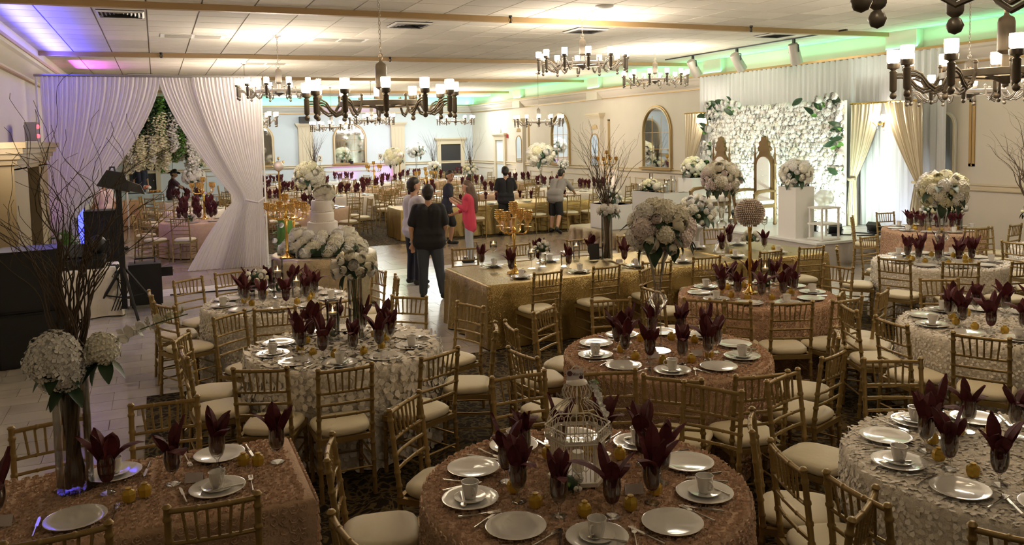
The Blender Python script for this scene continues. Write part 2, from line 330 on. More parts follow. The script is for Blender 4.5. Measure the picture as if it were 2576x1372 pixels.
# arched mirrors
def arch(w, z0, z1, n=14):
    r = w/2; return [(-r, z0), (r, z0)]+[(r*cos(pi*k/n), z1-r+r*sin(pi*k/n)) for k in range(n+1)]
def band(m, inner, outer, d0, d1):
    n = len(inner); vs = [(p[0], d0, p[1]) for p in inner]+[(p[0], d0, p[1]) for p in outer]+[(p[0], d1, p[1]) for p in inner]+[(p[0], d1, p[1]) for p in outer]
    fs = []
    for i in range(n):
        j = (i+1) % n; fs += [(2*n+i, 2*n+j, 3*n+j, 3*n+i), (i, n+i, n+j, j), (n+i, 3*n+i, 3*n+j, n+j), (i, j, 2*n+j, 2*n+i)]
    m.add(vs, fs)
def arched_mirror(label, loc, rz, w, z0, z1, fr=.10, grid_=True, mat='gold_trim'):
    t = thing('arched_mirror', label, 'mirror', loc, rz, 'arched wall mirrors')
    inn = arch(w, z0, z1); out = arch(w+2*fr, z0-.02, z1+fr)
    m = MB(); band(m, inn, out, 0, -.05); m.build('frame', K[mat], t, smooth=30)
    m = MB(); band(m, arch(w+.3*fr, z0, z1+.15*fr), arch(w+1.2*fr, z0-.01, z1+.6*fr), 0, -.075); m.build('frame_moulding', K['trim'], t, smooth=30)
    m = MB(); m.prism([(p[0], p[1]) for p in inn], 1, -.015, 0); m.build('mirror_glass', K['mirror'], t, smooth=0)
    if grid_:
        for x in (-w/6, w/6): MB().box((x, -.018, (z0+z1)/2-.1), (.012, .008, z1-z0-.25)).build('muntin', K['gold_trim'], t, smooth=0)
        for z in (z0+.55, z0+1.05): MB().box((0, -.018, z), (w, .008, .012)).build('muntin', K['gold_trim'], t, smooth=0)
    MB().box((0, -.06, z0-.05), (w+2*fr+.1, .12, .06)).build('sill', K[mat], t, smooth=0)
    return t
arched_mirror('gold arched mirror on right wall beside the gold stage curtain', (XR, 21.15, 0), -pi/2, 1.42, 1.47, 3.25)
arched_mirror('gold arched mirror on right wall between the two narrow mirror pilasters', (XR, 27.62, 0), -pi/2, 1.38, 1.47, 3.25)
arched_mirror('gold arched mirror on far wall above the purple uplight', (8.06, YB, 0), 0, 1.32, 1.47, 3.2)
arched_mirror('brown tinted arched mirror on far wall beside the white entrance curtain', (4.02, YB, 0), 0, 1.25, 1.47, 3.2, grid_=False)
arched_mirror('slim pale arched mirror on right wall beyond the gold curtain', (XR-.02, 11.2, 0), -pi/2, .42, 1.2, 2.75, .04, False, 'white_trim')
# pilasters
def pilaster(name, loc, rz, w, z1, slim):
    t = link(name, None, None, loc, (0, 0, rz)); struct(t)
    MB().box((0, -.07, z1/2), (w, .14, z1)).build('shaft', K['wall'] if slim else K['trim'], t, smooth=0)
    c = MB()
    for k, (e, h) in enumerate(((.02, .03), (.05, .04), (.09, .05), (.12, .04))): c.box((0, -.07-e/2, z1+.015+.045*k), (w+2*e, .14+e, h+.02))
    c.build('capital', K['trim'], t, smooth=0)
    if slim:
        m = MB(); m.prism(arch(w*.7, 1.45, z1-.55), 1, -.155, -.14); m.build('mirror_glass', K['mirror'], t, smooth=0)
        m = MB(); band(m, arch(w*.7, 1.45, z1-.55), arch(w*.8, 1.42, z1-.51), -.14, -.165); m.build('mirror_frame', K['gold_trim'], t, smooth=30)
        m = MB(); m.prism([(-.2, z1-.36), (.2, z1-.36), (.15, z1-.24), (0, z1-.2), (-.15, z1-.24)], 1, -.16, -.14); m.build('ornament', K['gold_trim'], t, smooth=0)
    else:
        for k in range(4): MB().box((-w/2+w*(k+.5)/4, -.145, z1/2), (w/4-.05, .014, z1-.15)).build('flute', K['trim'], t, smooth=0)
for i, (y, z) in enumerate(((24.75, 3.05), (31.18, 3.05))): pilaster('trim_%d' % (11+i), (XR, y, 0), -pi/2, .74, z, True)
for i, x in enumerate((6.08, 10.28)): pilaster('trim_%d' % (13+i), (x, YB, 0), 0, .62, 3.1, False)
for y in (24.75, 31.18, 18.2, 12.1): MB().box((XR-.1, y, 4.25), (.2, .74, .38)).build('cove_block', K['wall'], wr, smooth=0)
for y in (24.75, 31.18): MB().box((XR-.12, y, 3.86), (.26, .74, .36)).build('cornice_block', K['wall'], wr, smooth=0)
# doors
def door(name, loc, rz, w, h, mat, leaf=True):
    t = struct(link(name, None, None, loc, (0, 0, rz)))
    for s in (-1, 1): MB().box((s*(w/2+.09), -.05, h/2), (.18, .10, h)).build('jamb', K['trim'], t, smooth=0)
    m = MB().box((0, -.05, h+.09), (w+.36, .10, .18)).box((0, -.07, h+.21), (w+.46, .14, .06)).box((0, -.09, h+.27), (w+.58, .18, .07)); m.build('crown', K['trim'], t, smooth=0)
    MB().box((0, -.012, h/2), (w, .024, h)).build('leaf', mat, t, smooth=0)
    if leaf: MB().ball((w*.4, -.06, 1.0), .03).build('door_handle', K['metal'], t)
door('door_1', (12.86, YB, 0), 0, 1.0, 2.2, K['door'])
door('door_2', (XR, 33.45, 0), -pi/2, .9, 2.35, K['cool_lit'])
door('door_3', (-.55, YB, 0), 0, 1.0, 2.35, K['door'])
tag(MB().box((XR-.04, 33.5, 2.75), (.05, .22, .16)).build('exit_sign', K['white'], smooth=0), 'small white exit sign box above the right wall door', 'sign')
o = MB().box((XR-.04, 32.65, 2.52), (.06, .12, .15)).build('fire_alarm', pm('alarm_red', (.35, .03, .03), .5), smooth=0); tag(o, 'small red fire alarm box beside the right wall door', 'alarm')
tag(MB().box((6.05, YB-.17, 3.42), (.42, .28, .30)).build('wall_speaker', K['black'], smooth=0), 'small black loudspeaker on top of the fluted far wall pilaster', 'speaker')
# door surround on the left wall
t = struct(link('door_4', None, None, (XL, 14.6, 0)))
for a, b in ((12.75, 14.02), (15.32, 16.4)): MB().box((.17, (a+b)/2-14.6, 1.1), (.34, b-a, 2.2)).build('jamb', K['surround'], t, smooth=0)
m = MB()
for k in range(5): m.box((.17+.02*k, -.02, 2.22+.075*k), (.34+.05*k, 3.6+.12*k, .08))
m.build('crown', K['surround'], t, smooth=0)
MB().box((.12, .07, 1.06), (.12, 1.28, 2.12)).build('leaf', K['door'], t, smooth=0)
for k in range(2): MB().box((.19, .07, .55+.95*k), (.02, .9, .8)).build('door_panel', K['darkm'], t, smooth=0)
t = thing('emergency_light', 'grey emergency light with two red lamps on left door crown', 'light', (-1.8, 15.1, 2.585))
MB().box((0, 0, .15), (.16, .42, .30)).build('housing', K['metal'], t, smooth=0)
for z in (.08, .23): MB().ball((.085, -.05, z), .035).build('lamp', K['red'], t)
# ceiling vents
def vent(label, loc, s=.64):
    t = thing('ceiling_vent', label, 'vent', (loc[0], loc[1], ZC-.012), 0, 'ceiling vents')
    MB().box((0, 0, .006), (s, s, .012)).build('backing', K['vent'], t, smooth=0)
    for k in range(6):
        r = s/2*(1-k/6.2); m = MB(); z = -.006-.004*(5-k)
        for a in range(4):
            M_ = Matrix.Rotation(a*pi/2, 4, 'Z'); q = MB().add([(-r, -r, z+.018), (r, -r, z+.018), (r-.03, -r+.03, z-.004), (-r+.03, -r+.03, z-.004)], [(0, 1, 2, 3)]); m.merge(q, M_)
        m.build('louver', K['metal'] if k else K['white_trim'], t, smooth=0)
for l, p in (('square louvered ceiling vent at upper left near the blue light', (-.38, 13.55)), ('square louvered ceiling vent behind the large chandelier chain', (4.07, 13.65)), ('square louvered ceiling vent beside the top centre chandelier', (7.45, 13.6)), ('dark square ceiling vent beside the track spotlights', (11.65, 13.25)), ('square ceiling vent above the white entrance curtain', (-.3, 25.2)), ('distant square ceiling vent over the far tables', (9.7, 26.6))): vent(l, p)
def grille(label, loc):
    t = thing('ceiling_grille', label, 'vent', (loc[0], loc[1], ZC-.01), 0, 'ceiling return grilles')
    MB().box((0, 0, 0), (1.1, .52, .016)).build('frame', K['white_trim'], t, smooth=0)
    for s in (-.25, .25):
        for k in range(6): MB().box((s, -.18+.07*k, -.012), (.44, .035, .012)).build('slat', K['grid'], t, smooth=0)
for l, p in (('white ceiling return grille left of the small chandelier', (.72, 16.1)), ('white ceiling return grille right of the small chandelier', (3.35, 16.05)), ('white ceiling return grille beyond the small chandelier', (2.6, 21.3))): grille(l, p)
o = tag(MB().lathe([(.14, .0), (.14, -.02), (.11, -.045), (.05, -.06), (0, -.062)][::-1], 20).build('smoke_detector', K['white_trim'], None, (6.34, 10.97, ZC-.008)), 'round white smoke detector on ceiling above the top chandelier', 'detector')
for i, (x, y, l) in enumerate(((.2, 19.17, 'small sprinkler head on second beam at upper left'), (5.35, 12.32, 'small sprinkler head on first beam at top centre'), (10.2, 12.32, 'small sprinkler head on first beam at top right'), (5.2, 19.17, 'small sprinkler head on second beam behind the large chandelier'))):
    tag(MB().lathe([(0, -.12), (.025, -.115), (.025, -.105), (.008, -.10), (.008, -.05), (.03, -.03), (.03, 0)], 8).tube([(.018, 0, -.04), (.03, 0, -.075), (.008, 0, -.105)], .005, 4).tube([(-.018, 0, -.04), (-.03, 0, -.075), (-.008, 0, -.105)], .005, 4).build('sprinkler_head', K['darkm'], None, (x, y-.05, ZC-.008)), l, 'sprinkler', 'ceiling sprinklers')
for i, (x, y, l) in enumerate(((5.0, 34.4, 'oval white ceiling light over far wall behind the left chandeliers'), (8.3, 34.4, 'oval white ceiling light over far wall at centre'), (10.9, 34.2, 'oval white ceiling light left of the far corner'), (12.9, 33.9, 'oval white ceiling light at the far right corner'))):
    t = thing('oval_ceiling_light', l, 'light', (x, y, ZC-.11), 0, 'oval lights on the far ceiling')
    MB().lathe([(.80, -.02), (.80, .10), (.56, .10)], 28, sy=.85).build('trim_ring', K['white_trim'], t)
    MB().lathe([(.74, -.026), (.74, -.018)], 28, sy=.85).build('diffuser', K['oval'], t)
    light('AREA', 'oval_lamp', (0, 0, -.05), 20, COOL, t, .9, rot=(0, 0, 0))
# track spotlights over the stage
tr = tag(MB().box((12.47, 15.3, ZC-.02), (.04, 6.2, .03)).build('light_track', K['darkm'], smooth=0), 'dark ceiling track carrying three spotlights over the stage', 'track')
for y, l, a in ((17.2, 'grey cylinder track spotlight farthest along the ceiling track', -.5), (15.5, 'grey cylinder track spotlight in the middle of the track', -.55), (13.65, 'grey cylinder track spotlight nearest on the track', -.3)):
    t = thing('track_spotlight', l, 'spotlight', (12.47, y, ZC-.035), 0, 'track spotlights')
    MB().box((0, 0, -.05), (.05, .05, .1)).build('mount', K['darkm'], t, smooth=0)
    MB().tube([(0, -.14, -.28), (0, -.14, -.13), (0, 0, -.1), (0, .14, -.13), (0, .14, -.28)], .012, 5).build('yoke', K['darkm'], t)
    b = MB().lathe([(.0, .22), (.095, .215), (.11, .18), (.125, -.22), (.115, -.22), (.105, -.13), (0, -.13)][::-1], 16); b.build('barrel', K['lampgrey'], t, (.03, 0, -.30), (.1, a*1.25, 0))
    light('SPOT', 'spot_lamp', (.1, 0, -.35), 60, (1, .9, .75), t, .05, spot=RD(60), rot=(0, RD(-25), 0))

# ------------------------------------------------------------------ drapes
def drape(A, B, z0, tie, bot, pleats, amp, nv=14, pow_=1.25, per=8, ph=0, sag=0):
    A = Vector((*A, 0)); B = Vector((*B, 0)); L = (B-A).length; d = (B-A)/L; nrm = Vector((-d.y, d.x, 0)); nu = int(pleats*per)
    def fn(u, v):
        s0 = u*L
        if tie:
            zt, ta, tb = tie; st = ta+(tb-ta)*u; vt = .62
            if v < vt:
                q = v/vt; s = s0+(st-s0)*q**pow_; z = z0+(zt-z0)*q; w = 1-.72*q
            else:
                q = (v-vt)/(1-vt); sb = bot[1]+(bot[2]-bot[1])*u; s = st+(sb-st)*q**.8; z = zt+(bot[0]-zt)*q; w = .28+.6*q
        else: s = s0; z = z0+(bot[0]-z0)*v; w = .55+.45*v
        k = 2*pi*pleats*u+ph; off = amp*w*(sin(k+1.3*sin(3*u+2))+.45*sin(2.3*k+1+2*v))+.05*amp*noise.noise((u*20, v*4, ph))
        p = A+d*s+nrm*off; return (p.x, p.y, z-sag*sin(pi*u))
    return MB().grid(fn, nu, nv)
t = thing('entrance_curtain', 'tall white pleated entrance curtain tied back on both sides at left', 'curtain', (0, 0, 0))
drape((-1.86, 17.0), (.14, 17.02), 3.76, (1.15, .02, .42), (.02, 0, .6), 26, .026, 22, 1.5).build('curtain_panel', K['sheer'], t, smooth=180)
drape((.1, 17.05), (.72, 17.05), 3.76, (1.36, 1.30, 1.52), (.012, .35, 1.45), 11, .02, 22, 1.4, ph=2).build('curtain_panel', K['sheer'], t, smooth=180)
drape((.70, 16.96), (1.96, 16.96), 3.76, (1.36, .90, 1.22), (.01, .35, 1.26), 19, .024, 22, 1.5, ph=1).build('curtain_panel', K['sheer'], t, smooth=180)
MB().tube([(-1.95, 17.0, 3.78), (2.0, 17.0, 3.78)], .025, 8).build('rod', K['metal'], t)
for x in (-1.93, 1.98): MB().tube([(x, 17.1, 0), (x, 17.1, 3.78)], .018, 8).build('upright', K['white'], t)
MB().tube([(1.58, 16.9, 1.36), (1.8, 16.8, 1.30), (1.95, 16.95, 1.38)], .025, 6).build('tieback', K['sheer'], t)
# backdrop on the stage
STZ = .45
t = thing('stage_backdrop', 'white sheer pleated backdrop hanging behind the flower wall', 'curtain')
drape((13.72, 10.95), (13.72, 18.65), 4.0, None, (STZ+.01, 0, 1), 46, .035, 6).build('sheer_panel', K['sheer2'], t, smooth=180)
MB().tube([(13.74, 10.9, 4.0), (13.74, 18.7, 4.0)], .02, 6).build('rod', K['metal'], t)
def goldcurtain(label, a, b, tie_end, bot):
    t = thing('gold_curtain', label, 'curtain', (0, 0, 0), 0, 'gold curtains on the stage')
    A = (13.42, a); B = (13.42, b); L = abs(b-a)
    drape(A, B, 3.0, (1.45, *tie_end), (STZ+.01, *bot), 9, .035, 18, 1.35).build('curtain_panel', K['goldcurt'], t, smooth=180)
    m = .5*(tie_end[0]+tie_end[1])*(1 if b > a else -1)+a
    MB().tube([(13.36, m-.1, 1.45), (13.34, m, 1.43), (13.36, m+.1, 1.45)], .03, 6).build('tieback', K['goldcurt'], t)
    MB().tube([(13.42, a, 3.02), (13.42, b, 3.02)], .02, 6).build('rod', K['gold'], t)
goldcurtain('gold curtain tied back against right edge of the flower wall', 13.02, 12.17, (0, .18), (-.08, .22))
goldcurtain('gold curtain tied back right of the stage sconce', 12.17, 11.22, (.77, .95), (.6, .95))
goldcurtain('gold curtain left of the flower wall beside the arched mirror', 18.9, 17.9, (0, .22), (0, .3))
goldcurtain('gold curtain partly hidden by the left edge of flower wall', 17.85, 17.2, (.4, .6), (.35, .62))
# stage platform
st = thing('stage', 'low white stage platform in front of the flower wall', 'stage')
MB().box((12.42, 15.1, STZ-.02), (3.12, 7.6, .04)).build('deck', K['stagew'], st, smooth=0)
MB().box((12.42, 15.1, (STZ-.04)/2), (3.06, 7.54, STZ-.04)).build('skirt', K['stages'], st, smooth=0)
for k in range(4): MB().box((12.42, 12.5+1.9*k, STZ+.001), (3.1, .012, .004)).build('deck_seam', K['grid'], st, smooth=0)
# ------------------------------------------------------------------ shared meshes
G = {}
def lerp(a, b, t): return a+(b-a)*t
def bamboo(p0, p1, r, rings, n=7, bend=None):
    p0 = Vector(p0); p1 = Vector(p1); ts = [0]; rs = [r]
    for q in rings:
        for dt, k in ((-.035, 1), (-.02, 1), (-.006, 1.28), (.006, 1.28), (.02, 1), (.035, 1)): ts.append(q+dt); rs.append(r*k)
    ts.append(1); rs.append(r)
    pts = []
    for q in ts:
        p = p0.lerp(p1, q)
        if bend is not None: p = p+Vector(bend)*sin(pi*q)
        pts.append(p)
    return MB().tube(pts, rs, n)
def cushion_mb(n=20):
    def ring(sc, z):
        out = []
        for i in range(n):
            a = 2*pi*i/n; c, s = cos(a), sin(a); e = .55
            x = abs(c)**e*(1 if c > 0 else -1); y = abs(s)**e*(1 if s > 0 else -1)
            out.append(((.195+.015*y)*x*sc, .195*y*sc, z))
        return out
    L = [(.93, .435), (.99, .445), (1.02, .46), (1.0, .478), (.93, .49), (.75, .497), (.4, .50)]
    vs = []; [vs.extend(ring(*l)) for l in L]; vs.append((0, 0, .501)); fs = []
    for k in range(len(L)-1):
        for i in range(n): j = (i+1) % n; fs.append((k*n+i, k*n+j, (k+1)*n+j, (k+1)*n+i))
    b = (len(L)-1)*n
    for i in range(n): fs.append((b+i, b+(i+1) % n, len(vs)-1))
    fs.append(tuple(range(n-1, -1, -1)))
    return MB().add(vs, fs)
def chair_parts():
    W = .185; yb = lambda z: -.185-.055*max(0, (z-.44)/.5)**1.1-.03*max(0, (.44-z)/.44)
    out = []
    for s in (-1, 1):
        m = MB(); zs = [0, .12, .24, .36, .44, .5, .58, .68, .78, .88, .93]
        pts = []; rs = []
        for k, z in enumerate(zs):
            for dz, q in (((-.022, 1), (-.012, 1), (-.005, 1.3), (.005, 1.3), (.012, 1), (.022, 1)) if 0 < k < len(zs)-1 else ((0, 1),)):
                pts.append((s*W, yb(z+dz), z+dz)); rs.append(.0155*q)
        pts += [(s*W, yb(.945), .938), (s*W, yb(.95), .95)]; rs += [.021, .012]
        m.tube(pts, rs, 8); out.append(('back_post', m, 'chair'))
        out.append(('leg', bamboo((s*.18, .185, 0), (s*.18, .18, .44), .0155, (.25, .5, .75, .92), 8), 'chair'))
    for z, r in ((.765, .010), (.68, .010), (.595, .010)):
        out.append(('back_rail', bamboo((-W, yb(z), z), (W, yb(z), z), r, (.3, .7), 6, (0, -.012, 0)), 'chair'))
    out.append(('top_rail', bamboo((-W, yb(.918), .918), (W, yb(.918), .918), .013, (.33, .67), 7, (0, -.014, 0)), 'chair'))
    for k in range(6):
        x = lerp(-.125, .125, k/5); out.append(('spindle', bamboo((x*.86, yb(.765)-.010, .765), (x, yb(.918)-.012, .918), .0072, (.5,), 5), 'chair'))
    m = MB()
    for a, b in (((-.19, .19), (.19, .19)), ((-.19, -.19), (.19, -.19)), ((-.185, -.19), (-.185, .19)), ((.185, -.19), (.185, .19))):
        m.box(((a[0]+b[0])/2, (a[1]+b[1])/2, .418), (max(.03, abs(a[0]-b[0])), max(.03, abs(a[1]-b[1])), .036))
    out.append(('seat_frame', m, 'chair'))
    for z in (.16, .27):
        out.append(('stretcher', bamboo((-.18, .185, z+.02), (.18, .185, z+.02), .008, (.5,), 5), 'chair'))
        for s in (-1, 1): out.append(('stretcher', bamboo((s*.182, yb(z), z), (s*.181, .185, z), .008, (.5,), 5), 'chair'))
    out.append(('stretcher', bamboo((-.183, yb(.2), .2), (.183, yb(.2), .2), .008, (.5,), 5), 'chair'))
    out.append(('cushion', cushion_mb(), 'cushion'))
    return out
_cp = chair_parts(); CH = [(n, m.mesh('chair_'+n, K[k], 60)) for n, m, k in _cp]
def far_chair():
    m = MB(); W = .185
    for s in (-1, 1):
        m.tube([(s*W, -.215, 0), (s*W, -.185, .44), (s*W, -.245, .945)], .016, 5); m.tube([(s*.18, .185, 0), (s*.18, .18, .44)], .015, 5)
        for z in (.16, .27): m.tube([(s*.182, -.2, z), (s*.182, .185, z)], .008, 4)
    for z in (.595, .68, .765, .918): m.tube([(-W, -.2-.05*(z-.44)/.5, z), (W, -.2-.05*(z-.44)/.5, z)], .011, 4)
    for k in range(6): x = lerp(-.125, .125, k/5); m.tube([(x*.86, -.225, .765), (x, -.245, .918)], .0075, 4)
    m.box((0, 0, .418), (.39, .39, .036)); m.tube([(-.18, .185, .22), (.18, .185, .22)], .008, 4)
    m.merge(cushion_mb(12), None, 1)
    return m.mesh('far_chair', [K['chair'], K['cushion']], 60)
FCH = far_chair()
HOURS = ['farthest back', 'back right of centre', 'back right', 'far right', 'front right', 'front right of centre', 'nearest the viewer', 'front left of centre', 'front left', 'far left', 'back left', 'back left of centre']
def hour(c, p):
    v = Vector((p[0]-c[0], p[1]-c[1], 0)); v = Vector((v.x, v.y)); d = Vector((c[0], c[1])).normalized(); r = Vector((d.y, -d.x))
    a = atan2(v.dot(r), v.dot(d)); return int(round(a/(pi/6))) % 12
USED = {}
def uniq(label):
    """labels may come out alike for two neighbours in the same direction: tell them apart by order"""
    n = USED.get(label, 0); USED[label] = n+1
    return label if n == 0 else label+(', outer one', ', third one', ', fourth one')[min(n-1, 2)]
def put_chair(x, y, face, label, group, far=False):
    if far:
        o = link('chiavari_chair', FCH, None, (x, y, .004), (0, 0, face-pi/2)); return tag(o, label, 'chair', group)
    t = thing('chiavari_chair', label, 'chair', (x, y, .004), face-pi/2, group)
    for n, me in CH: link(n, me, t)
    return t
# ---- cloths
def cloth(R, h, folds=16, amp=.022, n=112, zb=.012):
    prof = [(0, h), (.35*R, h), (.7*R, h), (R-.03, h), (R-.008, h-.006), (R+.008, h-.025)]+[(R+.016+.02*k/6, h-.025-(h-.025-zb)*(k+1)/6) for k in range(6)]
    m = MB(); vs = []; fs = []
    for k, (r, z) in enumerate(prof):
        f = max(0, (h-.02-z)/h)
        for i in range(n):
            a = 2*pi*i/n; rr = r+amp*f*(sin(folds*a+.6*sin(3*a))+.4*sin(folds*.5*a+1)) if k > 3 else r
            vs.append((rr*cos(a), rr*sin(a), z))
    for k in range(len(prof)-1):
        for i in range(n): j = (i+1) % n; fs.append((k*n+i, (k+1)*n+i, (k+1)*n+j, k*n+j))
    return m.add(vs, fs)
def frame_of(nm):
    nm = nm.normalized(); t = nm.cross(Vector((0, 0, 1)))
    if t.length < .1: t = Vector((1, 0, 0))
    t.normalize(); b = nm.cross(t); return t, b, nm
def rosette(m, p, nm, r, rng):
    t, b, n = frame_of(nm); a0 = rng.random()*6.28; K_ = 11; vs = []; fs = []
    for k in range(K_+1):
        a = a0+k*1.0; q = r*(.12+.88*k/K_); h = r*(.40-.16*k/K_)*(1+.3*rng.random()); e = (t*cos(a)+b*sin(a))
        vs += [p+e*q, p+e*(q*1.12)+n*h]
    for k in range(K_): fs.append((2*k, 2*k+2, 2*k+3, 2*k+1))
    m.add([tuple(v) for v in vs], fs)
def petal(m, p, nm, r, rng):
    t, b, n = frame_of(nm); a = rng.random()*6.28; e = t*cos(a)+b*sin(a); f = n.cross(e); up = n*(.25+.5*rng.random())
    vs = [p, p+(e*.5+f*.5)*r+up*r*.5, p+(e*.5-f*.5)*r+up*r*.5, p+(e+f*.38)*r+up*r*.75, p+(e-f*.38)*r+up*r*.75, p+e*r*1.12+up*r*.6]
    m.add([tuple(v) for v in vs], [(0, 1, 2), (1, 3, 4, 2), (3, 5, 4)])
def scatter_round(R, h, step, r, fn, seed, side=True, folds=16, amp=.022):
    rng = random.Random(seed); m = MB(); rr = step*.4
    while rr < R-.005:
        n = max(1, int(2*pi*rr/step))
        for i in range(n):
            a = 2*pi*(i+rng.random()*.5)/n; q = rr+rng.uniform(-.2, .2)*step; fn(m, Vector((q*cos(a), q*sin(a), h-.002)), Vector((rng.uniform(-.15, .15), rng.uniform(-.15, .15), 1)), r*rng.uniform(.85, 1.15), rng)
        rr += step*.86
    if side:
        z = h-.03
        while z > .05:
            n = int(2*pi*R/step)
            for i in range(n):
                a = 2*pi*(i+rng.random()*.6)/n; f = (h-.02-z)/h; q = R+.012+.02*f+amp*f*(sin(folds*a+.6*sin(3*a))+.4*sin(folds*.5*a+1))
                fn(m, Vector((q*cos(a), q*sin(a), z+rng.uniform(-.2, .2)*step)), Vector((cos(a), sin(a), .15)), r*rng.uniform(.85, 1.15), rng)
            z -= step*.9
    return m
TR, TH = .79, .758; TZ = .772
CL = cloth(TR, TH)
G['rose_round'] = scatter_round(TR, TH, .046, .026, rosette, 3)
G['petal_round'] = scatter_round(TR, TH, .047, .052, petal, 4)
G['fine_round'] = scatter_round(TR, TH, .026, .021, petal, 5)
for k in ('pink', 'white'):
    G['cloth_'+k] = CL.mesh('cloth_'+k, K[k+'cloth'], 50); G['roses_'+k] = (G['rose_round'] if k == 'pink' else scatter_round(TR, TH, .028, .025, petal, 6)).mesh('roses_'+k, K[k+'rose'], 0)
G['petals_white'] = G['petal_round'].mesh('petals_white', K['whiterose'], 0); G['fine_white'] = G['fine_round'].mesh('fine_white', K['whiterose'], 0)
CLF = cloth(TR, TH, 12, .025, 40)
for k, mt in (('pink', 'pinkcloth'), ('white', 'whitecloth'), ('gold', 'sequin')): G['far_'+k] = CLF.mesh('far_cloth_'+k, K[mt], 50)
G['top'] = MB().lathe([(TR-.03, TH-.03), (TR-.03, TH-.006)], 40).mesh('table_top', K['white'], 40)
# ---- tableware
def L(prof, n, mat, name): return MB().lathe(prof, n).mesh(name, K[mat], 50)
G['plate'] = L([(0, 0), (.085, 0), (.09, .004), (.132, .016), (.135, .019), (.130, .020), (.092, .009), (.0, .007)], 32, 'china', 'plate')
G['saucer'] = L([(0, 0), (.045, 0), (.048, .004), (.076, .013), (.077, .016), (.073, .016), (.045, .007), (0, .006)], 24, 'china', 'saucer')
G['cup'] = L([(0, 0), (.026, 0), (.027, .005), (.034, .03), (.041, .076), (.042, .079), (.039, .079), (.032, .03), (.024, .009), (0, .007)], 22, 'china', 'cup')
G['handle'] = MB().tube([(.037, 0, .062), (.055, 0, .064), (.064, 0, .05), (.058, 0, .032), (.034, 0, .022)], .005, 6).mesh('cup_handle', K['china'], 60)
G['goblet'] = MB().lathe([(0, 0), (.036, 0), (.035, .004), (.008, .012), (.0055, .02), (.007, .034), (.0055, .045), (.012, .055), (.03, .075), (.04, .105), (.042, .14), (.039, .185), (.037, .185), (.040, .14), (.038, .107), (.028, .079), (0, .06)], 20).mesh('goblet', K['glass'], 60)
G['favour'] = MB().lathe([(0, 0), (.026, 0), (.032, .012), (.033, .038), (.027, .05), (.012, .058), (.016, .066), (0, .068)], 7).mesh('favour', K['favour'], 25)
def cut(kind):
    m = MB()
    if kind == 'knife': m.tube([(0, -.1, .003), (0, .0, .004)], [.0055, .005], 6); m.prism([(-.007, 0), (.007, 0), (.008, .08), (.002, .11), (-.006, .1)], 2, .003, .005)
    elif kind == 'fork':
        m.tube([(0, -.1, .003), (0, -.02, .004), (0, .03, .006)], [.006, .003, .003], 6); m.prism([(-.011, .04), (-.003, .03), (.003, .03), (.011, .04), (.011, .06), (-.011, .06)], 2, .005, .007)
        for k in range(4): m.box((-.0095+.0063*k, .078, .007), (.003, .04, .002))
    else: m.tube([(0, -.09, .003), (0, 0, .004), (0, .03, .006)], [.006, .003, .003], 6); m.ball((0, .052, .006), .02, 10, 5, sc=(.75, 1.25, .2))
    return m.mesh(kind, K['steel'], 50)
for k in ('knife', 'fork', 'spoon'): G[k] = cut(k)
def napkin(seed):
    rng = random.Random(seed); m = MB(); m.lathe([(.006, -.105), (.024, -.092), (.034, -.065), (.037, -.02), (.033, .0), (.02, .02)], 9)
    n = rng.choice((4, 5, 5, 6)); lean0 = rng.uniform(-.2, .2)
    for k in range(n):
        a = 2*pi*k/n+rng.uniform(-.4, .4); lean = rng.uniform(.1, .6)+(.5 if rng.random() < .15 else 0); ln = rng.uniform(.10, .185); wd = rng.uniform(.024, .038); e = Vector((cos(a), sin(a), 0)); f = Vector((-sin(a), cos(a), 0)); S = 6; rows = []
        for q in range(S+1):
            t = q/S; l2 = lean*(.4+t*.8); p = e*(.012+ln*t*sin(l2))+Vector((0, 0, -.02+ln*1.1*t*cos(l2)))+Vector((lean0*.04*t, 0, 0)); w = wd*(.5+1.6*t)*(1 if t < .45 else max(0, (1-t)/.55)**.75)
            rows.append((p-f*w+e*.012, p-e*.010*(1-t), p+f*w+e*.012))
        vs = [tuple(v) for r in rows for v in r]; fs = []
        for q in range(S):
            for c in (0, 1): fs.append((q*3+c, q*3+c+1, q*3+c+4, q*3+c+3))
        m.add(vs, fs)
    return m.mesh('napkin', K['napkin'], 0)
NAP = [napkin(20+i) for i in range(7)]
def far_goblet(seed):
    rng = random.Random(seed); m = MB(); m.lathe([(.034, 0), (.006, .012), (.006, .05), (.036, .09), (.04, .13), (.036, .15)], 8, mi=0)
    for k in range(4):
        a = 2*pi*k/4+rng.uniform(-.5, .5); l = rng.uniform(.2, .6); h = rng.uniform(.11, .17); e = Vector((cos(a), sin(a), 0)); f = Vector((-sin(a), cos(a), 0)); b = Vector((0, 0, .14))
        mid = b+e*h*.5*sin(l)+Vector((0, 0, h*.5)); tip = b+e*h*sin(l)+Vector((0, 0, h))
        m.add([tuple(q) for q in (b-f*.02, b+f*.02, mid+f*.045, mid-f*.045, tip)], [(0, 1, 2, 3), (3, 2, 4)], 1)
    m.lathe([(.02, .07), (.037, .11), (.034, .155)], 7, mi=1)
    return m.mesh('far_goblet', [K['glass'], K['napkin']], 0)
FGB = [far_goblet(60+i) for i in range(4)]
def ware(key, name, label, cat, loc, rz=0, group=None):
    return tag(link(name, G[key], None, loc, (0, 0, rz)), label, cat, group)
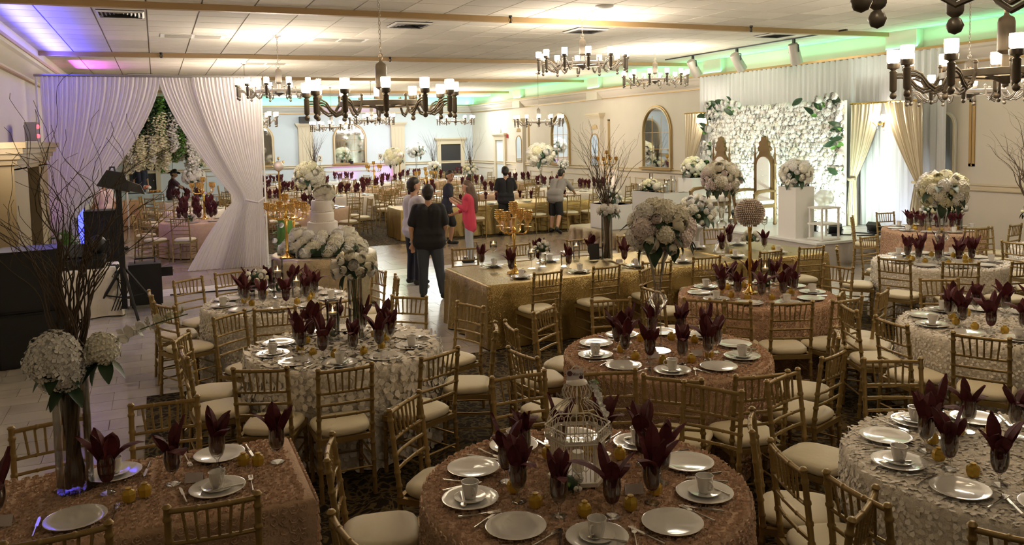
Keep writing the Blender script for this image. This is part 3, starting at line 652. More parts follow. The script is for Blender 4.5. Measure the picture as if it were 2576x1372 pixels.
def setting(cx, cy, a, where, tname, cupkind, rng, lin=None, grp=''):
    """one place setting; a = outward direction, (cx,cy) = plate centre; where = place words"""
    e = Vector((cos(a), sin(a), 0)); f = Vector((-sin(a), cos(a), 0)); P0 = Vector((cx, cy, TZ))
    ware('plate', 'dinner_plate', uniq('white china dinner plate on the %s, %s' % (tname, where)), 'plate', P0, 0, 'dinner plates')
    if cupkind:
        ware('saucer', 'saucer', uniq('white saucer stacked on plate on the %s, %s' % (tname, where)), 'saucer', P0+Vector((0, 0, .0085)), 0, 'saucers')
        if cupkind == 2:
            c = tag(link('coffee_cup', None, None, P0+Vector((0, 0, .0165)), (0, 0, rng.uniform(0, 6.28))), uniq('white coffee cup on saucer on the %s, %s' % (tname, where)), 'cup', 'coffee cups'); link('cup_body', G['cup'], c); link('handle', G['handle'], c)
        o = ware('spoon', 'teaspoon', uniq('small teaspoon lying on saucer on the %s, %s' % (tname, where)), 'spoon', P0+e*.045+f*.03+Vector((0, 0, .020)), rng.uniform(0, 3), 'teaspoons')
    for k, s in (('fork', .162), ('knife', -.158)):
        ware(k, k, uniq('steel %s beside plate on the %s, %s' % (k, tname, where)), k, P0+f*s+Vector((0, 0, .002)), a+pi/2+rng.uniform(-.15, .15), k+'s at the place settings')
def goblet(p, where, tname, rng):
    ware('goblet', 'water_goblet', uniq('clear glass goblet on the %s, %s' % (tname, where)), 'goblet', p, 0, 'water goblets')
    o = tag(link('folded_napkin', rng.choice(NAP), None, p+Vector((0, 0, .172)), (0, 0, rng.uniform(0, 6.28))), uniq('burgundy napkin in goblet on the %s, %s' % (tname, where)), 'napkin', 'burgundy napkins'); s = rng.uniform(.9, 1.15); o.scale = (s, s, s)
def round_table(c, name, kind, label, chairs, seats=10, ph=0.0, detail=2, over='roses', skip=()):
    rng = random.Random(hash(name) % 1000 if False else sum(map(ord, name)))
    t = thing('banquet_table', label, 'table', (c[0], c[1], .004), 0, 'round banquet tables')
    link('table_top', G['top'], t); cl = link('tablecloth', G['cloth_'+kind], t)
    key = {'roses': 'roses_'+kind, 'petals': 'petals_white', 'fine': 'fine_white'}[over]
    o = link('rosettes' if over != 'petals' else 'petals', G[key], cl); o['kind'] = 'stuff'
    for k, (x, y, n) in enumerate(chairs):
        v = Vector((c[0]-x, c[1]-y)); n = RD(n); fx = Vector((-sin(n), cos(n)))
        if fx.dot(v) < 0: fx = -fx
        px, py = x+fx.x*.24, y+fx.y*.24
        rr = hypot(px-c[0], py-c[1])
        if rr < 1.05: px = c[0]+(px-c[0])/rr*1.05; py = c[1]+(py-c[1])/rr*1.05
        put_chair(px, py, atan2(fx.y, fx.x), uniq('gold chiavari chair with ivory cushion at %s, %s' % (name, HOURS[hour(c, (px, py))])), 'gold chiavari chairs')
    for k in range(seats):
        a = ph+2*pi*k/seats; e = Vector((cos(a), sin(a))); p = (c[0]+e.x*.585, c[1]+e.y*.585); wh = HOURS[hour(c, p)]
        setting(p[0], p[1], a, wh, name, 2 if (k % 2 == 0) else 0, rng)
        a2 = a+.24; q = Vector((c[0]+cos(a2)*.385, c[1]+sin(a2)*.385, TZ))
        if k not in skip: goblet(q, wh, name, rng)
        a3 = a-.12+rng.uniform(-.1, .1); q = Vector((c[0]+cos(a3)*.36, c[1]+sin(a3)*.36, TZ))
        ware('favour', 'favour_box', uniq('small mustard favour box on %s, %s' % (name, wh)), 'favour box', q, rng.uniform(0, 3), 'mustard favour boxes')
    return t
# ---- flowers
def rose_mb(seed, r=.05, rings=3, per=5):
    """closed cup of overlapping petals hugging a ball, their rims curling out"""
    rng = random.Random(seed); m = MB(); m.ball((0, 0, r*.25), r*.60, 10, 6)
    for q in range(rings):
        R = r*(.70+.30*(q+1)/rings); end = .42+.42*q/max(1, rings-1); n = per+q
        for k in range(n):
            a = 2*pi*(k+.5*q)/n+rng.uniform(-.15, .15); w = 2*pi/n*1.35; tl = rng.uniform(.95, 1.05)
            def fn(u, v):
                ph = 2.55+(end-2.55)*v; an = a+(u-.5)*w*(1-.35*max(0, v-.7)/.3); fl = 1+(.10+.05*q)*max(0, v-.75)/.25+.05*(1-4*(u-.5)**2)
                return (R*fl*tl*sin(ph)*cos(an), R*fl*tl*sin(ph)*sin(an), r*.25+R*fl*cos(ph)-.10*r*abs(u-.5)*2*(v > .9))
            m.grid(fn, 4, 4)
    return m
def hydra_mb(seed, r=.07, n=150):
    rng = random.Random(seed); m = MB(); m.ball((0, 0, 0), r*.82, 10, 6)
    for k in range(n):
        z = 1-2*(k+.5)/n
        if z < -.75: continue
        a = k*2.39996; s = sqrt(1-z*z); nm = Vector((s*cos(a), s*sin(a), z)); p = nm*r*rng.uniform(.88, 1.02); t, b, nn = frame_of(nm+Vector((rng.uniform(-.3, .3),)*3)); q = r*.20; a0 = rng.random()*3
        for j in range(4):
            e = t*cos(a0+j*pi/2)+b*sin(a0+j*pi/2); f = nn.cross(e)
            m.add([tuple(v) for v in (p, p+(e*.6+f*.45)*q+nn*q*.2, p+e*q*1.05+nn*q*.28, p+(e*.6-f*.45)*q+nn*q*.2)], [(0, 1, 2, 3)])
    return m
FL = {}
for nm, mb, r in (('rose', rose_mb(1), .05), ('rose2', rose_mb(2, .05, 4, 6), .05), ('hydrangea', hydra_mb(3), .07), ('bud', rose_mb(5, .03, 2, 4), .03)):
    for k in ('cream', 'petal', 'blushp', 'yellowp'): FL[nm, k] = mb.mesh(nm+'_'+k, K[k], 60 if nm != 'hydrangea' else 0)
def leaf_mesh(ln=.12, w=.035, mat='leaf'):
    def fn(u, v):
        ww = w*sin(pi*(v*.92+.06))**.8; return ((u-.5)*2*ww, ln*v, -.35*ln*v*v+abs(u-.5)*ww*.7)
    return MB().grid(fn, 2, 6).mesh('leaf', K[mat], 180)
_o = MB(); _rg = random.Random(2)
for _k in range(5): _a = 2*pi*_k/5; petal(_o, Vector((0, 0, 0)), Vector((.2*cos(_a), .2*sin(_a), 1)), .05, _rg)
for _k in range(5):
    _a = 2*pi*_k/5; _e = Vector((cos(_a), sin(_a), 0)); _f = Vector((-sin(_a), cos(_a), 0)); _o.add([tuple(v) for v in (Vector((0, 0, 0)), _e*.03+_f*.018+Vector((0, 0, .008)), _e*.052+Vector((0, 0, .004)), _e*.03-_f*.018+Vector((0, 0, .008)))], [(0, 1, 2, 3)])
for _k in ('petal', 'yellowp'): FL['orchid', _k] = _o.mesh('orchid_'+_k, K[_k], 0)
LEAF = leaf_mesh(); LEAFB = leaf_mesh(.2, .05); LEAFL = leaf_mesh(.10, .03, 'lime')
def orient(nm, tw=0): return (Vector(nm).to_track_quat('Z', 'Y') @ Matrix.Rotation(tw, 3, 'Z').to_quaternion()).to_euler()
def bouquet(label, c, R, n, seed, group=None, mix=('cream', 'petal', 'blushp', 'cream'), hyd=.25, leaves=8, squash=.9, zmin=-.8, name='flower_ball', size=1.0, leafm=None):
    rng = random.Random(seed); t = thing(name, label, 'flowers', c, 0, group)
    core = MB().ball((0, 0, 0), R*.68, 12, 8, sc=(1, 1, squash)).build('foliage_core', K['leaf'], t)
    n = int(n*.9)
    for k in range(n):
        z = 1-2*(k+.5)/n
        if z < zmin: continue
        a = k*2.39996+seed; s = sqrt(1-z*z); nm = Vector((s*cos(a), s*sin(a), z*squash))
        kind = 'hydrangea' if rng.random() < hyd else rng.choice(('rose', 'rose2', 'rose2', 'bud')); col = rng.choice(mix)
        base = {'hydrangea': .07, 'rose': .05, 'rose2': .05, 'bud': .03}[kind]; want = R*{'hydrangea': .35, 'rose': .20, 'rose2': .21, 'bud': .15}[kind]*rng.uniform(.85, 1.2)*size
        o = link(kind.replace('2', ''), FL[kind, col], t, nm*(R-want*.35), orient(nm, rng.random()*6)); o.scale = (want/base,)*3
    for k in range(int(leaves*1.8)):
        a = rng.random()*6.28; z = rng.uniform(-.9, .6); s = sqrt(1-z*z); nm = Vector((s*cos(a), s*sin(a), z*squash))
        e = (nm+Vector((0, 0, -.5))).normalized(); o = link('leaf', leafm or (LEAFB if k % 3 == 0 else LEAF), t, nm*R*.8, (e.to_track_quat('Y', 'Z')).to_euler()); o.scale = (R/.27,)*3
    return t
def twig(m, p, d, ln, r, rng, curl=1.0, n=16, kids_=2, nn=5):
    d = Vector(d).normalized(); pts = [Vector(p)]; rs = [r]; ph = rng.random()*9; ax = Vector((rng.uniform(-1, 1), rng.uniform(-1, 1), 0))
    for k in range(n):
        t = (k+1)/n; w = Vector((sin(ph+k*.9), cos(ph*1.3+k*.75), .3*sin(k*.6+ph)))*.30*curl*(.3+t)
        d = (d+w*.55+ax*.10*curl*t).normalized(); pts.append(pts[-1]+d*ln/n); rs.append(max(.0012, r*(1-.88*t)))
    m.tube(pts, rs, nn)
    for q in range(kids_):
        i = rng.randint(n//3, n-4); dd = (pts[i+1]-pts[i]).normalized()+Vector((rng.uniform(-1, 1), rng.uniform(-1, 1), rng.uniform(0, .6)))*.7; twig(m, pts[i], dd, ln*rng.uniform(.25, .45), rs[i]*.7, rng, curl*1.1, 9, 0, 4)
def willow(label, base, h, n, seed, spread=.5, r0=.05, curl=1.0, thick=.007, droop=None, group='curly willow branches', neck=.5):
    rng = random.Random(seed); t = thing('willow_branches', label, 'branches', base, 0, group)
    for k in range(n):
        a = rng.random()*6.28; q = r0*sqrt(rng.random()); s = spread*rng.random()**.7; d = Vector((cos(a)*s, sin(a)*s, 1))
        if droop: d += Vector(droop)*rng.random()
        m = MB(); b2 = a+rng.uniform(1.5, 3); q2 = r0*sqrt(rng.random()); top_ = Vector((cos(b2)*q2, sin(b2)*q2, neck)); rr = thick*1.15; m.tube([(cos(a)*q, sin(a)*q, 0), (q*.4*cos(a+.8)+.3*q2*cos(b2), q*.4*sin(a+.8)+.3*q2*sin(b2), neck*.5), tuple(top_)], rr, 5); twig(m, top_, d, h*rng.uniform(.65, 1.1), thick*rng.uniform(.7, 1.2), rng, curl, 18, 2); m.build('branch', K['branch'], t, smooth=180)
    return t
# ---- vases and candles
def vase(label, loc, prof, group=None, n=24, mat='glass', name='glass_vase', water=None):
    t = thing(name, label, 'vase', loc, 0, group); MB().lathe(prof, n).build('body', K[mat], t, smooth=50)
    return t
def cyl_prof(r, h, w=.004): return [(0, 0), (r, 0), (r, h), (r-w, h), (r-w, .012), (0, .012)]
def candle_glass(label, loc, r=.045, h=.18, stem=0, group='floating candles'):
    t = thing('floating_candle', label, 'candle', loc, 0, group)
    if stem: MB().lathe([(0, 0), (.05, 0), (.048, .004), (.006, .012), (.005, stem), (.02, stem+.012), (r*.9, stem+.03), (r, stem+.06), (r, stem+h), (r-.003, stem+h), (r-.003, stem+.06), (0, stem+.03)], 18).build('glass', K['glass'], t); zt = stem+h*.62
    else: MB().lathe(cyl_prof(r, h), 18).build('glass', K['glass'], t); zt = h*.66
    MB().lathe([(0, zt-.01), (r*.8, zt), (r*.85, zt+.012), (r*.7, zt+.02), (0, zt+.018)], 14).build('wax', K['wax'], t)
    MB().lathe([(0, zt+.02), (.007, zt+.03), (.005, zt+.042), (0, zt+.055)], 6).build('flame', K['flame'], t)
    return t
def stems(m, c, r0, r1, h, n, rng):
    for k in range(n):
        a = rng.random()*6.28; q = r0*sqrt(rng.random()); b = a+2.2; w = r1*sqrt(rng.random()); m.tube([(c[0]+q*cos(a), c[1]+q*sin(a), c[2]+.015), (c[0]+.5*(q*cos(a)+w*cos(b)), c[1]+.5*(q*sin(a)+w*sin(b)), c[2]+h*.5), (c[0]+w*cos(b), c[1]+w*sin(b), c[2]+h)], .004, 5)
# ---- chandelier
def chand_meshes():
    g = {}
    m = MB(); R = .74
    for dz in (.012, -.012): m.tube([(.42, 0, .0+dz), (.47, 0, -.085+dz), (.53, 0, -.105+dz), (.58, 0, -.07+dz), (.63, 0, -.005+dz), (.68, 0, .018+dz), (R, 0, .018+dz)], .0095, 7)
    m.tube([(.42, 0, -.02), (.42, 0, .06)], .013, 8); m.ball((.42, 0, .072), .017, 8, 5)
    g['arm'] = m
    m = MB().lathe([(0, -.16), (.018, -.152), (.027, -.132), (.018, -.112), (.010, -.106), (.022, -.096), (.026, -.088), (.026, .045), (.03, .05), (.016, .062), (.022, .07), (.044, .078), (.048, .10), (.048, .115), (.0, .115)], 14, (R, 0, 0)); g['column'] = m
    g['shade'] = MB().lathe([(.034, .116), (.045, .13), (.047, .19), (.045, .215), (.0, .215)], 14, (R, 0, 0))
    m = MB(); n = 48
    for rr, z0, z1 in ((.40, -.028, .028),):
        vs = []; fs = []
        for i in range(n):
            a = 2*pi*i/n
            for r_, z in ((rr, z0), (rr+.03, z0*.8), (rr+.03, z1*.8), (rr, z1)): vs.append((r_*cos(a), r_*sin(a), z))
        for i in range(n):
            j = (i+1) % n
            for q in range(4): q2 = (q+1) % 4; fs.append((i*4+q, j*4+q, j*4+q2, i*4+q2))
        m.add(vs, fs)
    for k in range(6): a = k*pi/3; m.tube([(.05*cos(a), .05*sin(a), -.03), (.4*cos(a), .4*sin(a), 0)], .014, 6)
    g['ring'] = m
    g['hub'] = MB().lathe([(0, -.10), (.022, -.09), (.022, -.075), (.06, -.05), (.13, -.02), (.10, .015), (.03, .03), (.025, .14), (.055, .16), (.058, .17), (.058, .37), (.05, .40), (.02, .42), (.01, .45), (0, .45)], 20)
    return {k: v.mesh('chandelier_'+k, K['shade' if k == 'shade' else 'bronze'], 50) for k, v in g.items()}
CM = chand_meshes()
CMD = CM['shade'].copy(); CMD.materials.clear(); CMD.materials.append(K['shadedim'])
def chandelier(label, x, y, z, lit=1.0, ph=0, rod=False, narm=12):
    dim = lit < .5; CMs = CMD if dim else CM['shade']
    t = thing('chandelier', label, 'chandelier', (x, y, z), ph, 'chandeliers')
    link('ring', CM['ring'], t); link('hub', CM['hub'], t)
    for k in range(narm):
        a = link('arm', CM['arm'], t, None, (0, 0, 2*pi*k/narm)); link('column', CM['column'], a); link('glass_shade', CMs, a)
    top = ZC-.008-z; m = MB()
    if rod: m.tube([(0, 0, .44), (0, 0, top-.02)], .007, 6); m.build('rod', K['bronze'], t)
    else:
        zz = .47; k = 0; m.tube([(.035*cos(q*pi/6), 0, .47+.035*sin(q*pi/6)) for q in range(12)], .006, 5, closed=True); zz = .50
        while zz < top-.03:
            pts = []
            for q in range(8): a = q*pi/4; pts.append((.011*cos(a), 0, zz+.026*sin(a)) if k % 2 == 0 else (0, .011*cos(a), zz+.026*sin(a)))
            m.tube(pts, .0035, 4, closed=True); zz += .044; k += 1
        m.build('chain', K['bronze'], t)
    MB().lathe([(0, top-.05), (.02, top-.045), (.035, top-.02), (.075, top-.008), (.08, top)], 16).build('canopy', K['bronze'], t)
    if lit: light('POINT', 'chandelier_lamp', (0, 0, .30), LAMP_W*lit, WARM if not dim else (1, .74, .46), t, .35)
    return t
# ------------------------------------------------------------------ people
def cap_mb(m, p0, p1, r0, r1, n=12):
    p0 = Vector(p0); p1 = Vector(p1); d = p1-p0; L_ = d.length
    if L_ < 1e-5: m.ball(tuple(p0), r0, n, 8); return
    d /= L_; pts = []; rs = []
    for k in range(5): a = pi/2*k/4; pts.append(p0-d*r0*cos(a)); rs.append(max(.0005, r0*sin(a)))
    for k in range(1, 5): pts.append(p0.lerp(p1, k/5)); rs.append(r0+(r1-r0)*k/5)
    for k in range(5): a = pi/2*k/4; pts.append(p1+d*r1*sin(a)); rs.append(max(.0005, r1*cos(a)))
    m.tube(pts, rs, n)
def blob(name, caps, mat, parent, vox=.011, it=5):
    m = MB()
    for c in caps: cap_mb(m, *c)
    o = m.build(name, K[mat], parent, smooth=180)
    a = o.modifiers.new('join', 'REMESH'); a.mode = 'VOXEL'; a.voxel_size = vox; a.use_smooth_shade = True
    b = o.modifiers.new('soften', 'SMOOTH'); b.factor = .5; b.iterations = it
    return o
def hand(w, d, side, curl=.5):
    """palm, four unequal bent fingers and a thumb that leaves the side of the palm"""
    w = Vector(w); d = Vector(d).normalized(); s = d.cross(Vector((0, 1, .15))).normalized()
    if s.length < .1: s = Vector((1, 0, 0))
    nrm = s.cross(d); out = [(w, w+d*.045, .026, .028), (w+d*.03+s*.016, w+d*.07+s*.022, .02, .018), (w+d*.03-s*.016, w+d*.07-s*.022, .02, .018)]
    for k, (o, l) in enumerate(((-.03, .062), (-.010, .074), (.010, .07), (.03, .054))):
        a = w+d*.08+s*o; b = a+d*l*.5+nrm*l*.2*curl*side; c = b+(d*(1-curl)+nrm*curl*side).normalized()*l*.5; out += [(a, b, .0095, .0088), (b, c, .0088, .0075)]
    a = w+d*.025-s*.026; b = a+(d*.7-s*.7)*.04; out += [(a, b, .012, .010), (b, b+(d*.9+nrm*.3*side)*.03, .010, .008)]
    return out
def person(label, loc, head_dir, sc=1.0, lean=0, skin='skin', top='blackt', sleeve=.6, bottom='jeans', short=False, arms=None, legs=None, hair='hair', long=False, look=0, cap=None, loose=0, shoe='shoe', watch=False, thick=1.0, bald=False):
    t = thing('person', label, 'person', loc, atan2(head_dir[1], head_dir[0])-pi/2); t.scale = (sc, sc, sc)
    Lm = Matrix.Rotation(-lean, 3, 'X'); pv = Vector((0, 0, .95))
    def U(p): return pv+Lm @ (Vector(p)-pv)
    Lk = Matrix.Rotation(look, 3, 'Z'); hc = Vector((0, .015, 1.50))
    def Hd(p): return U(hc+Lk @ (Vector(p)-hc))
    A = arms or {}; S = {-1: U((-.185, 0, 1.41)), 1: U((.185, 0, 1.41))}
    E_ = {s: (Vector(A[s][0]) if s in A else U((s*.235, -.03, 1.13))) for s in (-1, 1)}; W_ = {s: (Vector(A[s][1]) if s in A else U((s*.25, .05, .87))) for s in (-1, 1)}
    Lg = legs or {}; HP = {s: Vector((s*.095, 0, .93)) for s in (-1, 1)}; KN = {s: Vector(Lg[s][0]) if s in Lg else Vector((s*.105, .015, .50)) for s in (-1, 1)}; AN = {s: Vector(Lg[s][1]) if s in Lg else Vector((s*.115, -.02, .085)) for s in (-1, 1)}
    TO = {s: Vector(Lg[s][2]) if s in Lg and len(Lg[s]) > 2 else AN[s]+Vector((s*.03, .16, -.045)) for s in (-1, 1)}
    k = thick; torso = []
    for s in (-1, 1): torso += [(Vector((s*.075, 0, .94)), U((s*.075, .005, 1.12)), .115*k, .105*k), (U((s*.075, .005, 1.12)), U((s*.095, 0, 1.34)), .105*k, .112*k), (U((s*.07, 0, 1.40)), S[s], .075, .062)]
    headc = [(U((0, -.005, 1.42)), Hd((0, .005, 1.55)), .058, .052), (Hd((0, -.012, 1.655)), Hd((0, .02, 1.665)), .094, .088), (Hd((0, .035, 1.60)), Hd((0, .055, 1.565)), .07, .042), (Hd((0, .105, 1.635)), Hd((0, .122, 1.605)), .010, .016), (Hd((0, .09, 1.572)), Hd((0, .09, 1.572)), .022, .022)]
    for s in (-1, 1): headc += [(Hd((s*.09, -.01, 1.65)), Hd((s*.092, -.015, 1.615)), .018, .014)]
    limbs = []
    for s in (-1, 1):
        limbs += [(S[s], E_[s], .054*k, .043), (E_[s], W_[s], .044, .029)]+hand(W_[s], (W_[s]-E_[s]), s)
        limbs += [(HP[s], KN[s], .088*k, .06), (KN[s], AN[s].lerp(KN[s], .55), .058, .06), (AN[s].lerp(KN[s], .55), AN[s], .06, .038), (AN[s]+Vector((0, -.03, -.04)), TO[s], .038, .032)]
    blob('body', torso+headc+limbs, skin, t)
    for s in (-1, 1): MB().ball(tuple(Hd((s*.034, .098, 1.655))), .010, 8, 6).build('eye', K['hair'], t); MB().tube([Hd((s*.055, .096, 1.682)), Hd((s*.035, .105, 1.688)), Hd((s*.015, .106, 1.682))], .005, 5).build('eyebrow', K[hair], t)
    MB().tube([Hd((-.028, .104, 1.572)), Hd((0, .112, 1.570)), Hd((.028, .104, 1.572))], .005, 5).build('mouth', K['ink'], t)
    g = .014+loose*.3; sh = [(a, b, r+g, q+g) for a, b, r, q in torso]
    for s in (-1, 1):
        if sleeve <= 1: sh.append((S[s], S[s].lerp(E_[s], sleeve), .062*k+g*.4, .064*k+g*.3))
        else: sh += [(S[s], E_[s], .062*k+g*.4, .054), (E_[s], E_[s].lerp(W_[s], sleeve-1), .054, .044)]
    sh += [(Vector((-.085*k, 0, z)), Vector((.085*k, 0, z)), (.125+.01*(z < .93))*k, (.125+.01*(z < .93))*k) for z in (1.02, .94, .90)]
    if loose: sh += [(Vector((s*.06, .0, 1.15)), Vector((s*.10, -.02, .80)), .13, .125) for s in (-1, 1)]+[(Vector((-.09, -.03, .78)), Vector((.09, -.03, .74)), .13, .12)]
    blob('shirt', sh, top, t, .013)
    pn = [(Vector((-.06, 0, .90)), Vector((.06, 0, .90)), .125*k, .125*k)]
    for s in (-1, 1):
        pn.append((HP[s], KN[s] if not short else HP[s].lerp(KN[s], 1.0), .102*k, .085 if not short else .10))
        if not short: pn += [(KN[s], AN[s]+Vector((0, 0, .02)), .080, .066)]
    blob('shorts' if short else 'trousers', pn, bottom, t, .013)
    for s in (-1, 1):
        d = (TO[s]-AN[s]); blob('shoe', [(AN[s]+Vector((0, -.035, -.035)), AN[s]+Vector((0, -.02, .0)), .05, .046), (AN[s]+Vector((0, -.035, -.04)), TO[s], .046, .040)], shoe, t, .010)
    hr = [(Hd((0, -.03, 1.68)), Hd((0, .0, 1.70)), .098, .094), (Hd((0, -.045, 1.62)), Hd((0, -.04, 1.60)), .085, .07)] if not bald else [(Hd((0, -.04, 1.635)), Hd((0, -.03, 1.65)), .092, .09)]
    if long: hr += [(Hd((0, -.05, 1.64)), U((0, -.10, 1.40)), .105, .11), (U((.0, -.10, 1.40)), U((0, -.135, 1.12)), .12, .075), (Hd((-.07, -.02, 1.62)), U((-.08, -.06, 1.36)), .05, .06), (Hd((.07, -.02, 1.62)), U((.08, -.06, 1.36)), .05, .06)]
    blob('hair', hr, hair, t, .012)
    if cap: blob('cap', [(Hd((0, -.01, 1.70)), Hd((0, .01, 1.715)), .104, .10), (Hd((0, .09, 1.70)), Hd((0, .17, 1.69)), .05, .035)], cap, t, .012); blob('ponytail', [(Hd((0, -.1, 1.68)), Hd((0, -.2, 1.62)), .035, .015)], hair, t, .012)
    if watch: MB().tube([W_[-1]+(E_[-1]-W_[-1]).normalized()*.03+Vector((.034*cos(q*pi/5), .034*sin(q*pi/5), 0)) for q in range(10)], .009, 5, closed=True).build('bracelet', K['metal'], t)
    return t
Z0 = .004
person('man with dark hair in black t-shirt and dark jeans, back turned', (3.82, 12.1, Z0), (.35, .94), 1.0, 0, 'skin', 'blackt', .75, 'jeans', arms={-1: ((-.27, -.03, 1.12), (-.26, .0, .86)), 1: ((.26, -.01, 1.13), (.22, .12, .93))}, legs={-1: ((-.10, .01, .5), (-.11, -.02, .085)), 1: ((.14, .03, .5), (.2, -.02, .085))}, watch=True, thick=1.2)
person('balding man in pale lavender shirt turned right beside man in black', (3.98, 13.45, Z0), (.93, .25), 1.03, .03, 'skin', 'lav', .8, 'navy', arms={1: ((.22, .12, 1.14), (.1, .3, 1.18)), -1: ((-.22, .05, 1.14), (-.12, .28, 1.15))}, hair='hair', thick=1.14)
person('boy in navy t-shirt and shorts glancing back at the camera', (6.15, 18.05, Z0), (.85, -.35), .98, .12, 'skin2', 'navy', .75, 'shorts', True, arms={1: ((.24, .12, 1.12), (.2, .36, .98)), -1: ((-.2, .1, 1.14), (-.1, .34, 1.02))}, legs={-1: ((-.1, .12, .5), (-.11, .06, .085)), 1: ((.1, -.06, .5), (.12, -.22, .10))}, look=-.75, thick=1.0)
person('woman with long brown hair in coral cardigan and pale jeans', (5.68, 15.3, Z0), (-.78, .35), .92, .04, 'skin', 'coral', 1.55, 'jeansl', arms={-1: ((-.23, .08, 1.16), (-.12, .33, 1.32)), 1: ((.22, .1, 1.13), (.1, .33, 1.05))}, hair='hairb', long=True, loose=.06, thick=.98)
person('young man in black t-shirt and shorts facing the far tables', (8.05, 19.0, Z0), (.25, .97), .98, .05, 'skin', 'blackt', .75, 'shorts', True, arms={-1: ((-.26, .0, 1.14), (-.16, .24, 1.1)), 1: ((.27, .06, 1.16), (.18, .26, 1.18))}, thick=1.05)
person('man in grey t-shirt and black shorts bending over distant gold table', (9.36, 18.85, Z0), (.8, .6), .98, .6, 'skin', 'greyt', .8, 'shorts', True, arms={-1: ((-.22, .50, 1.02), (-.12, .72, .93)), 1: ((.26, .55, 1.08), (.2, .80, .98))}, legs={-1: ((-.11, .06, .5), (-.12, -.02, .085)), 1: ((.14, -.02, .5), (.2, -.3, .15), (.26, -.22, .03))}, thick=1.1)
person('waitress in plum shirt and dark cap reaching over a table', (.35, 28.2, Z0), (.98, -.1), .95, .22, 'skin2', 'plum', .75, 'shorts', False, arms={1: ((.2, .3, 1.2), (.14, .55, 1.05)), -1: ((-.2, .3, 1.2), (-.14, .55, 1.05))}, cap='black', thick=.95)
person('person in pale pink shirt behind the black cabinet', (-1.2, 22.5, Z0), (-.6, .6), .95, .05, 'skin2', 'pinkshirt', .8, 'shorts', False, arms={-1: ((-.25, .1, 1.1), (-.2, .3, .95))})
person('dim person in dark blue shirt standing in the far left doorway', (-.6, 35.4, Z0), (.1, -1), 1.0, 0, 'skin2', 'navy', .75, 'jeans')
# ------------------------------------------------------------------ chandeliers
for l, x, y, z, lit, ph, rod in (
 ('large bronze chandelier with twelve frosted lamps hanging at left of centre', 2.12, 8.16, 2.85, .49, RD(-71.5), 0),
 ('small bronze chandelier hanging in front of the white entrance curtain', 2.15, 15.75, 3.42, .75, .1, 0),
 ('chandelier half hidden behind the right edge of white entrance curtain', 2.1, 21.4, 3.02, 1, .2, 1),
 ('bronze chandelier hanging at top centre right beneath the first beam', 6.65, 12.25, 3.68, 1, .15, 0),
 ('bronze chandelier against the green cove left of the track spotlights', 10.72, 16.25, 3.73, 1, .3, 0),
 ('big bronze chandelier at right edge in front of white backdrop', 5.69, 4.07, 2.87, .48, .18, 0),
 ('lower bronze chandelier behind the big one at right edge', 9.84, 7.54, 2.94, .95, .05, 0),
 ('closest chandelier cut off by the top right corner', 2.22, 1.10, 2.94, .02, RD(-8), 0),
 ('chandelier hanging low before the right wall mirror, middle distance', 11.0, 23.2, 2.93, 1, .1, 1),
 ('most distant chandelier near the far right door', 11.23, 31.56, 3.17, 1, .2, 1),
 ('right one of two far chandeliers under the large chandelier', 6.62, 26.9, 3.13, 1, .1, 1),
 ('left one of two far chandeliers under the large chandelier', 5.95, 30.3, 2.98, 1, .25, 1)):
    chandelier(l, x, y, z, lit, ph, rod)

# ------------------------------------------------------------------ near tables
T1 = (1.87, 3.50); T3 = (1.37, 6.78); T4 = (1.15, 9.12); T5 = (3.63, 5.38); T6 = (5.78, 6.88); T7 = (9.25, 7.47); T8 = (6.66, 4.78); T9 = (3.97, 2.78); T10 = (12.05, 9.85); T11 = (11.75, 7.3)
round_table(T1, 'birdcage table', 'pink', 'round table with blush rosette cloth holding the white birdcage', [(1.31, 4.56, 46), (2.1, 4.81, -1), (2.65, 4.61, -18), (2.94, 3.98, -60), (.72, 3.2, -82), (.9, 4.0, -105), (2.62, 2.46, -151)], 10, RD(-113-36*.0))
round_table(T3, 'petal table', 'white', 'round table covered in loose white fabric petals with tall rose vase', [(.61, 5.8, -24), (1.14, 5.61, 0), (1.8, 5.62, 26), (2.53, 7.07, -70), (2.36, 6.2, -112), (.33, 7.02, 70), (.38, 6.55, 95), (.67, 7.61, 39), (2.17, 7.69, -40)], 10, RD(-105), over='petals')
round_table(T4, 'candle table', 'white', 'round white ruffled table behind the petal table before the cake', [(.98, 8.02, -5), (1.52, 8.0, 12), (.32, 10.0, 33), (.76, 10.3, 22), (.02, 9.25, 95), (.12, 8.6, 118), (2.32, 9.5, -80), (2.3, 8.95, -100)], 10, RD(-100), over='fine')
round_table(T5, 'trumpet vase table', 'pink', 'round blush rosette table with tall glass trumpet vase', [(2.62, 6.1, -99+180), (3.15, 6.5, 35), (3.86, 6.6, -15), (2.5, 5.3, -80), (3.0, 4.4, -46), (3.5, 4.2, -10), (4.2, 4.35, 20), (4.6, 4.75, 48), (4.6, 6.2, -45)], 10, RD(-120))
round_table(T6, 'beaded globe table', 'pink', 'round blush rosette table with beaded globe on gold stand', [(4.84, 6.1, -50), (5.25, 5.78, -22), (5.75, 5.65, 2), (6.3, 5.75, 28), (6.82, 7.75, -38), (6.95, 7.0, -80), (5.2, 7.85, 35), (4.6, 6.9, -88)], 10, RD(-100))
round_table(T7, 'flower globe table', 'white', 'round white table at right with tall flower topped glass vase', [(8.12, 7.12, -72), (8.4, 6.5, -40), (9.07, 6.25, -8), (9.37, 8.7, 8), (8.25, 8.05, 45), (10.0, 6.5, 40)], 10, RD(-120), over='fine')
round_table(T8, 'right edge table', 'white', 'round white table cut by right edge beyond the nearest white table', [(5.95, 5.75, 38), (5.5, 4.78, -100), (5.68, 5.25, 65), (7.22, 5.75, -30), (5.55, 4.12, -62)], 10, RD(-130), over='fine')
